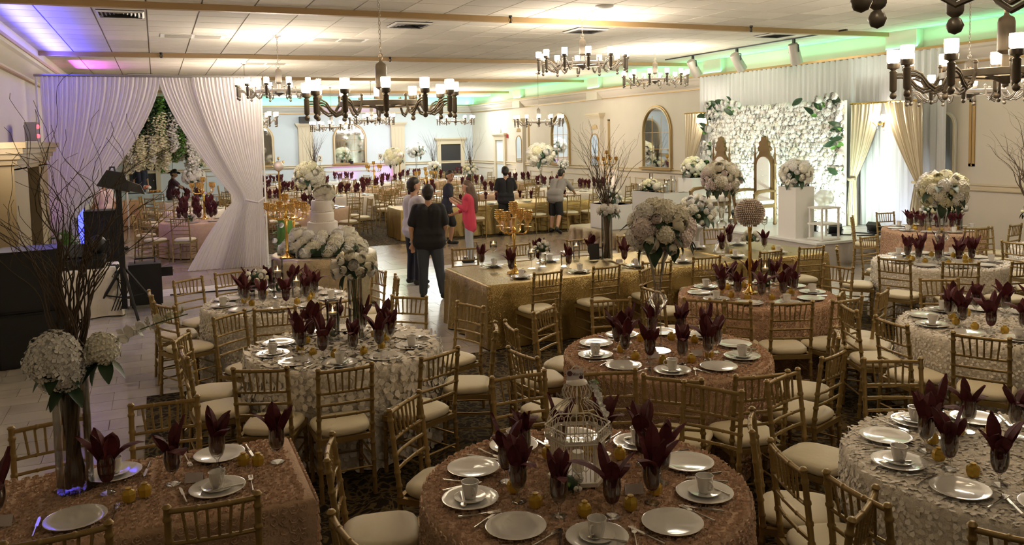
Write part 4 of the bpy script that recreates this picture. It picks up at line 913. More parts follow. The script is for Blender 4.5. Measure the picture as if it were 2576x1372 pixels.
round_table(T9, 'nearest white table', 'white', 'nearest round white ruffled table in bottom right corner', [(4.41, 3.80, -28), (3.63, 3.85, 18), (3.0, 3.38, 50), (2.86, 2.98, 72), (2.80, 2.60, -95), (3.05, 2.06, -55)], 10, RD(160), over='roses')
round_table(T10, 'rose vase table', 'pink', 'round blush table by the stage with low white rose vases', [(11.3, 10.8, 40), (12.3, 11.0, -10), (12.95, 10.7, -35), (11.6, 8.8, -20), (12.3, 8.7, 10)], 10, RD(-110))
round_table(T11, 'far right willow table', 'white', 'round white table at right edge with curly willow branches', [(10.7, 7.3, 90), (11.1, 6.4, -40), (11.6, 8.4, 0)], 8, RD(-100), over='fine')
# rectangular tables -------------------------------------------------------
def rect_cloth(x0, x1, y0, y1, h=TH, folds=True, amp=.042, zb=.012, seg=.06):
    """a cloth box with rounded top edges and folds in its sides"""
    per = []; r = .03
    def side(p, q):
        n = max(2, int((Vector(q)-Vector(p)).length/seg))
        for k in range(n): per.append(Vector(p).lerp(Vector(q), k/n))
    side((x0, y0), (x1, y0)); side((x1, y0), (x1, y1)); side((x1, y1), (x0, y1)); side((x0, y1), (x0, y0))
    c = Vector(((x0+x1)/2, (y0+y1)/2)); n = len(per); vs = []; fs = []
    rows = [(-.02, h), (0, h-.004), (.012, h-.02)]+[(.016+.03*k/5, h-.02-(h-.02-zb)*k/5) for k in range(1, 6)]
    for off, z in rows:
        f = max(0, (h-.02-z)/h)
        for i, p in enumerate(per):
            d = Vector((0, 0)); d.x = -1 if p.x <= x0+1e-6 else (1 if p.x >= x1-1e-6 else 0); d.y = -1 if p.y <= y0+1e-6 else (1 if p.y >= y1-1e-6 else 0)
            w = amp*f*(sin(i*1.05+.7*sin(i*.31))+.5*sin(i*.47)) if folds else 0
            q = p+d*(off+w); vs.append((q.x, q.y, z))
    R = len(rows)
    for k in range(R-1):
        for i in range(n): j = (i+1) % n; fs.append((k*n+i, (k+1)*n+i, (k+1)*n+j, k*n+j))
    fs.append(tuple(range(n)))
    return MB().add(vs, fs)
def rect_table(name, label, x0, x1, y0, y1, mat, h=TH, group=None):
    t = thing(name, label, 'table', (0, 0, .004), 0, group)
    MB().box(((x0+x1)/2, (y0+y1)/2, h-.02), (x1-x0-.06, y1-y0-.06, .024)).build('table_top', K['white'], t, smooth=0)
    c = rect_cloth(x0, x1, y0, y1, h).build('tablecloth', K[mat], t, smooth=60); return t, c
t2, c2 = rect_table('banquet_table', 'rectangular blush rosette table in bottom left corner with willow vase', -1.5, .62, 3.95, 4.85, 'pinkcloth')
rng = random.Random(9); m = MB()
for x in range(46):
    for y in range(20): rosette(m, Vector((-1.48+x*.0455+rng.uniform(-.01, .01), 3.97+y*.0455+rng.uniform(-.01, .01), TH-.002)), Vector((rng.uniform(-.15, .15), rng.uniform(-.15, .15), 1)), .026*rng.uniform(.85, 1.15), rng)
for z in range(15):
    for x in range(46): rosette(m, Vector((-1.48+x*.0455, 3.93-.02*z/15, TH-.03-z*.046)), Vector((0, -1, .1)), .026, rng)
    for y in range(20): rosette(m, Vector((.64+.02*z/15, 3.97+y*.0455, TH-.03-z*.046)), Vector((1, 0, .1)), .026, rng)
o = m.build('rosettes', K['pinkrose'], c2, smooth=0); o['kind'] = 'stuff'
nm = 'willow vase table'
for x, y, n, w in ((-.58, 5.21, 11, 'back left'), (-.03, 5.3, -1, 'back right'), (.17, 3.70, -4, 'front right'), (-.45, 3.66, 3, 'front left'), (-1.15, 5.2, 6, 'far back left')):
    s = 1 if y < 4.4 else -1; put_chair(x, y+s*.24, s*pi/2+RD(n), 'gold chiavari chair with ivory cushion at %s, %s' % (nm, w), 'gold chiavari chairs')
for x, y, a, c, w in ((-.42, 4.16, -pi/2, 0, 'front centre'), (.20, 4.22, -pi/2, 2, 'front right'), (-.98, 4.14, -pi/2, 2, 'front left'), (-.28, 4.66, pi/2, 2, 'back centre'), (.24, 4.68, pi/2, 0, 'back right'), (-.98, 4.66, pi/2, 0, 'back left')):
    setting(x, y, a, w, nm, c, rng)
for x, y, w in ((-.75, 4.30, 'front left'), (-.30, 4.43, 'centre'), (.0, 4.40, 'centre right'), (.22, 4.50, 'right'), (.52, 4.46, 'right end')): goblet(Vector((x, y, TZ)), w, nm, rng)
for x, y, w in ((-.2, 4.28, 'front centre'), (-.13, 4.31, 'front right of centre'), (.35, 4.5, 'back right'), (.42, 4.46, 'right end'), (-.9, 4.36, 'front left'), (-.82, 4.34, 'left of centre')): ware('favour', 'favour_box', 'small mustard favour box on %s, %s' % (nm, w), 'favour box', Vector((x, y, TZ)), rng.uniform(0, 3), 'mustard favour boxes')
# head table in three gold cloths
for l, a, b in (('left gold sequin head table with floating candles', 3.48, 5.58), ('middle gold sequin head table under the tall flower vase', 5.66, 7.10), ('right gold sequin head table nearest the stage', 7.18, 8.66)): rect_table('head_table', l, a, b, 8.80, 10.30, 'sequin', group='gold head tables')
nm = 'gold head table'; ORD = ['first', 'second', 'third', 'fourth', 'fifth', 'sixth', 'seventh', 'eighth']
for k, (x, n) in enumerate(((4.02, 6), (4.8, 4), (5.56, -10), (6.29, -8), (7.25, 4), (7.99, -8))): put_chair(x, 8.60, pi/2+RD(n), 'gold chiavari chair on near side of the %s, %s from left' % (nm, ORD[k]), 'gold chiavari chairs')
for k, x in enumerate((3.9, 4.77, 5.72, 6.6, 7.4, 8.18)): put_chair(x, 10.55, -pi/2+RD((-6, 4, -2, 3, -4, -8)[k]), 'gold chiavari chair on far side of the %s, %s from left' % (nm, ORD[k]), 'gold chiavari chairs')
rng = random.Random(31)
for k, x in enumerate((4.02, 4.83, 5.66, 6.39, 7.25, 8.0)):
    w = 'near side, %s from left' % ORD[k]; setting(x, 9.06, -pi/2, w, nm, 2, rng); goblet(Vector((x-.02, 9.32, TZ)), w, nm, rng); ware('favour', 'favour_box', 'small mustard favour box on %s, %s' % (nm, w), 'favour box', Vector((x+.13, 9.3, TZ)), 0, 'mustard favour boxes')
for k, x in enumerate((4.07, 4.9, 5.7, 6.5, 7.35, 8.1)):
    w = 'far side, %s from left' % ORD[k]; setting(x, 10.06, pi/2, w, nm, 2, rng); goblet(Vector((x-.2, 10.0, TZ)), w, nm, rng)
# second gold table, farther away
nm = 'distant gold table'
for l, a, b in (('left half of the distant gold table behind the standing group', 5.42, 8.0), ('right half of the distant gold table behind the bending man', 8.09, 10.68)): rect_table('gold_table', l, a, b, 19.35, 20.6, 'sequin', group='distant gold tables')
for k, x in enumerate((6.2, 7.3, 9.0, 9.95, 10.5)): put_chair(x, 19.12, pi/2+RD((6, -8, 5, -4, 12)[k]), 'gold chiavari chair before the %s, %s from left' % (nm, ORD[k]), 'gold chiavari chairs', True)
for k, x in enumerate((5.9, 6.9, 7.9, 8.9, 9.9)):
    put_chair(x, 20.85, -pi/2+RD((-6, 8, -5, 4, -7)[k]), 'gold chiavari chair behind the %s, %s from left' % (nm, ORD[k]), 'gold chiavari chairs', True)
    tag(link('dinner_plate', G['plate'], None, (x, 19.6, TZ)), 'dinner plate on near side of %s, %s from left' % (nm, ORD[k]), 'plate', 'dinner plates'); tag(link('water_goblet', FGB[k % 4], None, (x+.22, 19.8, TZ)), 'napkin filled goblet on near side of %s, %s from left' % (nm, ORD[k]), 'goblet', 'far napkin goblets')
    tag(link('water_goblet', FGB[(k+1) % 4], None, (x+.1, 20.25, TZ)), 'napkin filled goblet on far side of %s, %s from left' % (nm, ORD[k]), 'goblet', 'far napkin goblets')
# ------------------------------------------------------------------ far round tables
FT = [((3.78, 21.3), 'pink', 'table behind the cake'), ((7.1, 23.1), 'white', 'table behind the man in lavender'), ((9.6, 23.4), 'pink', 'table behind the bending man'), ((12.4, 22.4), 'white', 'table beside the right arched mirror'),
 ((2.9, 24.6), 'pink', 'table right of the entrance curtain'), ((5.6, 25.6), 'white', 'table straight behind the cake top'), ((7.9, 25.7), 'pink', 'table behind the boy in navy'), ((12.2, 25.1), 'white', 'table below the tall crystal vase'),
 ((4.2, 28.0), 'white', 'table below the left fluted pilaster'), ((7.0, 28.7), 'pink', 'table below the purple mirror'), ((10.2, 27.1), 'white', 'table below the black far door'), ((12.6, 28.4), 'pink', 'table below the far arched right mirror'),
 ((3.4, 31.2), 'pink', 'table near the tinted mirror'), ((5.7, 32.1), 'white', 'table beside the purple uplight'), ((8.6, 32.0), 'white', 'table below the right fluted pilaster'), ((10.9, 32.2), 'pink', 'table before the right wall door'),
 ((4.3, 34.6), 'white', 'last row table at left'), ((7.3, 35.0), 'white', 'last row table at centre'), ((10.3, 35.0), 'white', 'last row table by the black door'), ((12.9, 35.2), 'white', 'last row table in the far corner'),
 ((.78, 19.65), 'pink', 'table seen through the curtain opening'), ((.9, 23.0), 'white', 'second table behind the curtain opening'), ((.8, 26.7), 'white', 'third table behind the curtain opening')]
for i, (c, kind, nm) in enumerate(FT):
    rng = random.Random(100+i); mid = (i == 20)
    t = thing('banquet_table', 'round %s clothed %s' % ('blush' if kind == 'pink' else 'white', nm), 'table', (c[0], c[1], .004), 0, 'round banquet tables')
    link('tablecloth', G['far_'+kind], t)
    if mid: ch = [(-.35, 0), (0, 0)]
    for k in range(8):
        a = 2*pi*(k+.5)/8+rng.uniform(-.12, .12)+.2; r = 1.07+rng.uniform(0, .12); p = (c[0]+r*cos(a), c[1]+r*sin(a))
        if p[0] > 13.6 or p[1] > 36.7: continue
        put_chair(p[0], p[1], a+pi+rng.uniform(-.2, .2), uniq('gold chiavari chair at %s, %s' % (nm, HOURS[hour(c, p)])), 'gold chiavari chairs', not mid)
    for k in range(8):
        a = 2*pi*(k+.5)/8+.2; wh = HOURS[hour(c, (c[0]+cos(a), c[1]+sin(a)))]
        tag(link('dinner_plate', G['plate'], None, (c[0]+.57*cos(a), c[1]+.57*sin(a), TH+.003)), uniq('dinner plate on %s, %s' % (nm, wh)), 'plate', 'dinner plates')
        a += .25; o = tag(link('water_goblet', FGB[rng.randrange(4)], None, (c[0]+.38*cos(a), c[1]+.38*sin(a), TH+.003), (0, 0, rng.random()*6)), uniq('goblet with burgundy napkin on %s, %s' % (nm, wh)), 'goblet', 'far napkin goblets'); s = rng.uniform(1.2, 1.5); o.scale = (s, s, s)
# ------------------------------------------------------------------ centrepieces
# birdcage on T1
bc = thing('birdcage', 'white wire birdcage with domed top and dangling card', 'birdcage', (1.87, 3.56, TZ+.004), RD(-20))
def hexp(r, z, n=6, ph=0): return [(r*cos(2*pi*k/n+ph), r*sin(2*pi*k/n+ph), z) for k in range(n)]
m = MB()
m.lathe([(.135, 0), (.155, 0), (.155, .02), (.135, .02)], 6); m.build('base_tray', K['wire'], bc, smooth=0)
for k in range(6):
    a = k*pi/3; b = a+pi/3; m = MB(); A = Vector((.135*cos(a), .135*sin(a), .02)); B = Vector((.135*cos(b), .135*sin(b), .02)); Z = Vector((0, 0, .21))
    m.tube([A, A+Z], .005, 5)
    for q in range(1, 6): p = A.lerp(B, q/6); m.tube([p, p+Z], .0022, 4)
    for q in range(3):
        p0 = A.lerp(B, q/3); p1 = A.lerp(B, (q+1)/3); c = (p0+p1)/2; m.tube([p0+Vector((0, 0, .05)), c+Vector((0, 0, .075)), p1+Vector((0, 0, .05))], .0025, 4)
    m.build('side_bars', K['wire'], bc)
    A = Vector((.165*cos(a), .165*sin(a), .215)); B = Vector((.165*cos(b), .165*sin(b), .215)); m = MB(); n = Vector((cos(a+pi/6), sin(a+pi/6), 0))
    m.tube([A, B], .004, 5); m.tube([A+Vector((0, 0, .06)), B+Vector((0, 0, .06))], .004, 5)
    for q in range(5):
        c = A.lerp(B, (q+.5)/5)+Vector((0, 0, .03)); t_ = (B-A).normalized(); m.tube([c+(t_*cos(w)+Vector((0, 0, 1))*sin(w))*.018 for w in [i*pi/4 for i in range(8)]], .0022, 4, closed=True)
    m.add([tuple(v) for v in (A, B, B+Vector((0, 0, .018)), A+Vector((0, 0, .018)))], [(0, 1, 2, 3)]); m.build('lattice_panel', K['wire'], bc)
for k in range(18):
    a = 2*pi*k/18; m = MB(); m.tube([(r*cos(a), r*sin(a), z) for r, z in ((.155, .275), (.145, .31), (.12, .345), (.085, .375), (.055, .39), (.05, .395), (.07, .42), (.075, .445), (.06, .47), (.04, .485))], .0023, 4); m.build('dome_wire', K['wire'], bc)
MB().lathe([(0, .482), (.055, .482), (.05, .492), (.03, .502), (0, .505)], 16).build('cap', K['wire'], bc)
MB().tube([(.03*cos(q*pi/8), 0, .535+.032*sin(q*pi/8)) for q in range(16)], .003, 4, closed=True).build('hanging_ring', K['wire'], bc)
MB().lathe([(0, 0), (.03, 0), (.03, .1), (0, .1)], 12, (0, 0, .03)).build('candle', K['wax'], bc)
cd = thing('florist_card', 'small white florist card with round emblem on top of birdcage', 'card', (1.845, 3.53, 1.31), RD(-24))
MB().box((0, 0, 0), (.085, .002, .05), rot=Matrix.Rotation(RD(-18), 3, 'X') @ Matrix.Rotation(RD(-6), 3, 'Y')).build('card', K['paper'], cd, smooth=0)
MB().lathe([(.008, 0), (.013, 0), (.013, .001), (.008, .001)], 14).build('emblem', K['ink'], cd, (-.026, -.008, .008), (RD(72), 0, 0))
def letters(bodies):
    obs = []
    for body, size, mat in bodies:
        tx = bpy.data.curves.new('text', 'FONT'); tx.body = body; tx.size = size; tx.extrude = size*.015; tx.align_x = 'CENTER'; tx.align_y = 'CENTER'; tx.materials.append(K[mat]); obs.append(link('text_curve', tx))
    dg = bpy.context.evaluated_depsgraph_get(); out = [bpy.data.meshes.new_from_object(o.evaluated_get(dg)) for o in obs]
    for o in obs: bpy.data.objects.remove(o)
    return out
lm, n2, n9 = letters((('Sflorky', .02, 'ink'), ('2', .24, 'black'), ('9', .24, 'black')))
for me_, x, y, nmb, l in ((n2, 5.75, 31.75, '2', 'white table number card reading 2 left of the purple mirror'), (n9, 8.15, 31.9, '9', 'white table number card reading 9 right of the purple mirror, before pilaster')):
    t = thing('table_number', l, 'sign', (x, y, TH+.004), RD(-23), 'table number stands'); MB().lathe([(.05, 0), (.05, .01), (0, .012)], 12).build('foot', K['darkm'], t); MB().tube([(0, 0, 0), (0, 0, .92)], .006, 5).build('rod', K['darkm'], t)
    MB().box((0, 0, 1.04), (.19, .01, .26)).build('card', K['white'], t, smooth=0); link('numeral', me_, t, (0, -.008, 1.04), (pi/2, 0, 0))
link('lettering', lm, cd, (.014, -.0065, .004), (RD(72), 0, RD(0)))
MB().ball((.03, -.006, -.012), .01, 8, 5, sc=(1, .5, 1)).build('ornament', K['ink'], cd)
bouquet('trailing white orchids and greenery around foot of the birdcage', (1.74, 3.42, TZ+.05), .07, 14, 3, None, ('petal', 'cream'), .2, 12, .7, name='greenery', leafm=LEAFL)
osp = thing('orchid_spray', 'small white orchid spray hanging at right of the birdcage dome', 'flowers', (1.87, 3.56, TZ+.004), RD(-20))
MB().tube([(.05, -.02, .50), (.085, -.045, .47), (.10, -.06, .42), (.115, -.07, .37), (.12, -.075, .33)], .003, 5).build('stem', K['stem'], osp)
for k in range(6): o = link('blossom', FL['orchid', 'petal'], osp, (.07+.011*k, -.05-.006*k, .49-.028*k), orient((.4+.2*(k % 2), -1, .3), k)); o.scale = (.42,)*3
for k in range(5): o = link('leaf', LEAFL, osp, (.06+.01*k, -.04, .50-.03*k), Vector((.6, -.5+.4*(k % 3), .2-.2*k)).to_track_quat('Y', 'Z').to_euler()); o.scale = (.5,)*3
# place cards
for i, (x, y, l) in enumerate(((2.02, 3.28, 'birdcage table'), (3.42, 5.25, 'trumpet vase table, left one'), (3.75, 5.15, 'trumpet vase table, right one'), (.1, 4.38, 'willow vase table'), (-.72, 4.26, 'willow vase table by the left boxes'), (5.62, 9.42, 'gold head table'))):
    m = MB(); m.add([(-.045, -.02, 0), (.045, -.02, 0), (.045, 0, .045), (-.045, 0, .045), (-.045, .02, 0), (.045, .02, 0)], [(0, 1, 2, 3), (3, 2, 5, 4)])
    tag(m.build('place_card', K['paper'], None, (x, y, TZ+.003), (0, 0, -.3), 0), 'folded white place card on the '+l, 'card', 'place cards')
# willow vase on T2
VB = Vector((-.45, 4.56, TZ))
v = vase('tall clear cylinder vase full of twigs on the bottom left table', VB, cyl_prof(.085, .62))
willow('tall curly willow branches rising from the bottom left vase', VB+Vector((0, 0, .02)), 1.3, 38, 5, .30, .062, 1.7, .0056, (.2, .1, 0), neck=.6)
for k, (dx, dz, r, col, l) in enumerate(((-.05, .70, .125, 'petal', 'large white hydrangea at left rim of the willow vase'), (-.01, .60, .085, 'petal', 'lower cream hydrangea hanging over willow vase rim'), (  .17, .70, .085, 'cream', 'white peony at right rim of the willow vase'))):
    t = thing('hydrangea', l, 'flower', VB+Vector((dx*.9, -.09+.03*k, dz)), 0, 'flowers on the willow vase'); o = link('flower_head', FL['hydrangea', col], t, None, (RD(35), 0, k)); o.scale = (r/.07,)*3
    o = link('flower_head', FL['hydrangea', col], t, (-.07, .01, -.03), (RD(35), -.4, k)); o.scale = (r*.6/.07,)*3
    for q in range(4): e = Vector((cos(q*1.5+k), sin(q*1.5+k)*.6-.4, -.5)); o = link('leaf', LEAFB, t, (0, 0, -.05), e.to_track_quat('Y', 'Z').to_euler()); o.scale = (.7,)*3
m = thing('orchid_spray', 'thin white orchid stem arching right from the willow vase', 'flower', VB+Vector((.2, -.03, .72)))
MB().tube([(0, 0, 0), (.1, 0, .05), (.22, -.02, .09), (.36, -.02, .12)], .003, 5).build('stem', K['stem'], m)
for k in range(6): o = link('blossom', FL['orchid', ('petal', 'yellowp')[k > 2]], m, (.06+.055*k, -.01, .045+.018*k), (1.2, 0, k)); o.scale = (.9-.08*k,)*3
# T3 rose vase + candle
p = Vector((1.52, 6.98, TZ)); vase('tall cylinder vase of green stems on the petal table', p, cyl_prof(.062, .52)); m = MB(); stems(m, p, .04, .05, .52, 16, random.Random(2)); t = thing('rose_stems', 'bundle of green rose stems inside the petal table vase', 'stems'); m.build('stems', K['stem'], t)
bouquet('dome of white roses on top of the petal table vase', p+Vector((0, 0, .62)), .165, 34, 8, 'rose bouquets', ('petal', 'cream'), 0, 6, .75, -.5, size=1.25)
candle_glass('floating candle glass on the petal table', (1.33, 7.02, TZ), .055, .34)
bouquet('small white orchid cluster under the petal table candle', (1.33, 7.0, TZ+.06), .045, 10, 4, None, ('petal',), .2, 3, 1)
# T4 candles and roses
p = Vector((.95, 9.3, TZ)); vase('small glass vase of roses on the candle table', p, cyl_prof(.045, .16)); bouquet('small cluster of white roses on the candle table', p+Vector((0, 0, .23)), .11, 20, 12, 'rose bouquets', ('petal', 'cream'), 0, 4, .8, -.4, size=1.2)
candle_glass('tall floating candle cylinder with orchids on the candle table', (1.17, 9.28, TZ), .06, .42); bouquet('white orchids inside the tall candle cylinder', (1.17, 9.24, TZ+.12), .05, 12, 14, None, ('petal',), .2, 2, 1.6)
candle_glass('short floating candle cylinder on the candle table', (1.36, 9.22, TZ), .055, .24)
# T5 trumpet vase
p = Vector((3.58, 5.42, TZ)); vase('tall glass trumpet vase with crystal ball on blush table', p, [(0, 0), (.10, 0), (.10, .006), (.03, .05), (.025, .30), (.03, .34), (.052, .36), (.075, .40), (.052, .44), (.028, .47), (.026, .5), (.035, .56), (.06, .70), (.10, .80), (.097, .80), (.055, .70), (.03, .56), (.02, .5), (0, .48)])
bouquet('large ball of white hydrangeas and roses on the trumpet vase', p+Vector((.03, .0, .96)), .225, 30, 21, 'flower balls', hyd=.45, leaves=16, size=1.05)
# T6 beaded globe stand
p = Vector((5.74, 6.93, TZ)); t = thing('globe_stand', 'beaded crystal globe on slim gold stand on blush table', 'candle stand', p)
MB().lathe([(0, 0), (.085, 0), (.08, .012), (.05, .02), (.03, .05), (.018, .08), (.03, .1), (.022, .12), (.016, .2), (.02, .4), (.015, .58), (.022, .60), (.015, .62), (.025, .71)], 16).build('stand', K['gold'], t)
for k in range(15):
    z = -.135+.27*k/14; r = .15*sqrt(max(.02, 1-(z/.15)**2)); m = MB(); n = max(8, int(2*pi*r/.021))
    for q in range(n): a = 2*pi*(q+.5*(k % 2))/n; m.ball((r*cos(a), r*sin(a), .86+z), .0098, 6, 4)
    o = m.build('bead_row', K['jewel'], t, smooth=30)
MB().ball((0, 0, .86), .128, 14, 10).build('globe', K['oldgold'], t)
candle_glass('floating candle cylinder on the beaded globe table', (5.92, 6.9, TZ), .05, .36); bouquet('white orchids beside beaded globe stand', (5.88, 6.83, TZ+.12), .055, 14, 15, None, ('petal',), .2, 3, 1.5)
# T7
p = Vector((9.35, 7.52, TZ)); vase('tall trumpet vase with glass bubble on the right white table', p, [(0, 0), (.10, 0), (.10, .006), (.03, .04), (.03, .22), (.06, .24), (.09, .30), (.06, .36), (.03, .38), (.035, .44), (.07, .66), (.068, .66), (.02, .42), (0, .40)])
bouquet('wide ball of cream hydrangeas on the right white table', p+Vector((.0, 0, .90)), .27, 48, 23, 'flower balls', ('cream', 'cream', 'yellowp', 'petal'), .4, 16, .8, size=1.05)
# T10, T11
for x, y, s, l in ((11.8, 9.75, 31, 'left white rose posy on the table by the stage'), (12.35, 9.6, 32, 'right white rose posy on the table by the stage')):
    vase('short glass vase under the '+l, (x, y, TZ), cyl_prof(.05, .3)); bouquet(l, (x, y, TZ+.36), .12, 18, s, 'rose posies', ('petal', 'cream', 'yellowp'), .3, 4, .8)
p = Vector((11.45, 7.75, TZ)); vase('tall cylinder vase at right edge holding curly willow', p, cyl_prof(.08, .5)); willow('curly willow branches leaning left at the right edge', p, 1.45, 30, 77, .32, .05, 1.6, .009, (.1, .1, 0), neck=.5)
bouquet('cream flowers around base of the right edge willow', p+Vector((0, -.05, .5)), .16, 22, 41, None, ('cream', 'yellowp'), .4, 8, .7)
# head table decor
def candelabra(label, loc, h, arms=4, r=.2, cupm='amber', base=.1, group='gold candelabra', cs=1.0):
    t = thing('candelabra', label, 'candelabra', loc, .4, group)
    MB().lathe([(0, 0), (base, 0), (base*.95, .012), (base*.5, .03), (.022, .07), (.03, .09), (.016, .12), (.024, h*.35), (.014, h*.4), (.028, h*.55), (.013, h*.58), (.016, h*.62), (.03, h*.64), (.016, h*.68), (.02, h*.8)], 16).build('stem', K['gold'], t)
    ce = [(0, 0, h*.8)]
    for k in range(arms):
        a = 2*pi*k/arms+.3; e = Vector((cos(a), sin(a), 0)); b = Vector((0, 0, h*.62))
        MB().tube([b, b+e*r*.3+Vector((0, 0, -.03)), b+e*r*.65+Vector((0, 0, -.035)), b+e*r*.95+Vector((0, 0, 0)), b+e*r+Vector((0, 0, .05))], .010, 7).build('arm', K['gold'], t)
        ce.append(tuple(b+e*r+Vector((0, 0, .05))))
    for k, c in enumerate(ce):
        cu = MB().lathe([(q_[0]*(1+.25*(cs-1)), q_[1]*cs) for q_ in [(0, 0), (.04, .002), (.042, .008), (.014, .014), (.012, .035), (.03, .05), (.046, .075), (.05, .11), (.046, .15), (.053, .165), (.05, .165), (.042, .15), (.046, .11), (.03, .06), (0, .05)]], 16, c).build('crystal_cup', K[cupm], t)
        m = MB()
        for z in (.085, .105, .125, .145):
            for q in range(12): a = q*pi/6; m.ball((c[0]+.05*(1+.25*(cs-1))*cos(a), c[1]+.05*(1+.25*(cs-1))*sin(a), c[2]+z*cs), .008, 5, 4)
        o = m.build('beads', K['gold'], cu); o['kind'] = 'stuff'
    return t
candelabra('five cup gold candelabra standing on the gold head table', (4.09, 9.42, TZ), .86, 4, .2, cs=1.3)
candle_glass('tall stemmed floating candle at left end of head table', (3.84, 9.50, TZ), .045, .14, .27)
candle_glass('stemmed floating candle beside gold candelabra on head table', (4.42, 9.62, TZ), .05, .15, .1)
candle_glass('short candle cylinder left of the black menu on head table', (4.86, 9.55, TZ), .045, .2); candle_glass('candle cylinder at back of the left head table', (5.28, 10.0, TZ), .05, .26)
p = Vector((4.62, 9.7, TZ)); vase('little round vase of roses on head table', p, [(0, 0), (.045, 0), (.05, .06), (.04, .12), (.045, .17), (.042, .17), (.046, .06), (0, .01)]); bouquet('small cream rose posy on left head table', p+Vector((0, 0, .24)), .10, 16, 51, 'rose posies', ('cream', 'petal'), 0, 3, .85, -.4, size=1.3)
o = tag(MB().box((0, 0, .11), (.14, .012, .22), rot=Matrix.Rotation(RD(-8), 3, 'X')).box((0, .04, .09), (.02, .06, .01)).build('menu_stand', K['black'], None, (5.48, 9.85, TZ), (0, 0, -.3), 0), 'small black menu stand beside the willow vase on head table', 'menu stand')
p = Vector((5.62, 9.74, TZ)); vase('cylinder vase of tangled twigs on head table', p, cyl_prof(.075, .62)); willow('airy curly willow branches above the gold head table', p+Vector((0, 0, .02)), 1.25, 32, 90, .5, .05, 1.0, .0065, neck=.6)
bouquet('cream lilies at rim of the head table willow vase', p+Vector((0, -.04, .68)), .14, 18, 93, None, ('petal', 'cream'), .4, 9, .6)
p = Vector((7.38, 9.52, TZ)); vase('hourglass shaped clear vase on the middle head table', p, [(0, 0), (.13, 0), (.125, .01), (.03, .24), (.03, .30), (.07, .34), (.075, .42), (.03, .46), (.05, .72), (.07, .80), (.068, .80), (.03, .5), (0, .48)])
bouquet('big ball of cream roses above the hourglass vase', p+Vector((.02, .02, 1.06)), .255, 50, 61, 'flower balls', ('cream', 'cream', 'blushp'), .25, 14, .85)
bouquet('round white peony ball behind the hourglass vase', (7.85, 10.75, 1.22), .26, 40, 63, 'flower balls', ('petal', 'cream'), .3, 8, 1.0)
vase('white stand under the round white peony ball', (7.85, 10.75, .005), [(0, 0), (.16, 0), (.14, .03), (.05, .08), (.05, .9), (.1, .97), (0, .97)], None, 16, 'white', 'flower_stand')
for x, y, st, l in ((7.85, 9.9, .32, 'stemmed floating candle left of the beaded globe'), (8.35, 9.75, .30, 'stemmed floating candle right of the beaded globe'), (6.55, 9.85, .12, 'small candle among greenery on middle head table')): candle_glass(l, (x, y, TZ), .045, .14, st)
bouquet('pair of cream roses at middle of right head table', (8.05, 9.7, TZ+.14), .12, 12, 66, None, ('cream',), .6, 3, .8)
# ------------------------------------------------------------------ cake
ck = Vector((2.32, 12.75, 0)); t = thing('cake_table', 'round gold sequin cake table', 'table', (ck.x, ck.y, .004)); link('tablecloth', CL.mesh('cake_cloth', K['sequin2'], 50), t); link('table_top', G['top'], t)
tc = thing('wedding_cake', 'four tier white wedding cake with flowers on top', 'cake', (ck.x, ck.y+.05, TZ))
z = .30; MB().lathe([(0, 0), (.16, 0), (.16, .26), (.28, .28), (.28, .30), (0, .30)], 24).build('cake_stand', K['white'], tc)
for r, h in ((.235, .17), (.18, .15), (.165, .18), (.095, .15)):
    MB().lathe([(0, z), (r*.97, z), (r, z+.012), (r, z+h-.03), (r*.985, z+h-.01), (r*.93, z+h), (0, z+h)], 40).build('tier', K['cake'], tc)
    m = MB()
    for q in range(40): a = q*pi/20; m.ball((r*cos(a), r*sin(a), z+.012), .012, 5, 4)
    m.build('piped_border', K['cake'], tc); z += h
rng = random.Random(5)
for k in range(9): a = rng.random()*6.28; o = link('sugar_flower', FL['rose2', 'cream'], tc, (.09*cos(a)+.03, .09*sin(a)-.04, z-.10+.12*rng.random()), orient((cos(a), sin(a), .8), k)); o.scale = (1.3,)*3
for k in range(6): o = link('sugar_flower', FL['hydrangea', 'cream'], tc, (.10+.02*cos(k*2), -.05+.03*sin(k*2), z-.22+.05*k), orient((.8, -.6, .4), k)); o.scale = (.9,)*3
t = thing('flower_wreath', 'thick wreath of white roses and hydrangeas around the cake', 'flowers', (ck.x, ck.y+.05, TZ), 0); MB().lathe([(.36, 0), (.56, 0), (.52, .16), (.40, .24), (.36, .2)], 24).build('foliage_core', K['leaf'], t)
for k in range(110):
    a = k*2.39996; q = (k % 5)/4; r = .60-.20*q; zz = .04+.24*q; nm_ = Vector((cos(a)*(1-q*.7), sin(a)*(1-q*.7), .15+q)); kind = rng.choice(('rose2', 'hydrangea', 'rose')); o = link(kind.replace('2', ''), FL[kind, rng.choice(('petal', 'cream', 'cream', 'petal'))], t, (r*cos(a), r*sin(a), zz), orient(nm_, k)); o.scale = ((1.5 if kind == 'hydrangea' else 1.7)*rng.uniform(.75, 1.05),)*3
for k in range(16): a = rng.random()*6.28; link('leaf', LEAF, t, (.58*cos(a), .58*sin(a), .12), Vector((cos(a), sin(a), -.2)).to_track_quat('Y', 'Z').to_euler())
candelabra('many armed gold candelabra at left side of the cake table', (1.72, 12.45, TZ), .98, 6, .26, 'amber', .12)
candelabra('second gold candelabra half hidden behind the first at the cake', (1.95, 13.25, TZ), .82, 5, .22, 'amber', .11)
t = thing('flower_column', 'white rose and greenery column glowing behind the cake candelabra', 'flowers', (2.15, 15.7, 0)); rng = random.Random(8)
MB().lathe([(.14, 0), (.17, .5), (.13, 1.05), (0, 1.1)], 10).build('foliage_core', K['lime'], t)
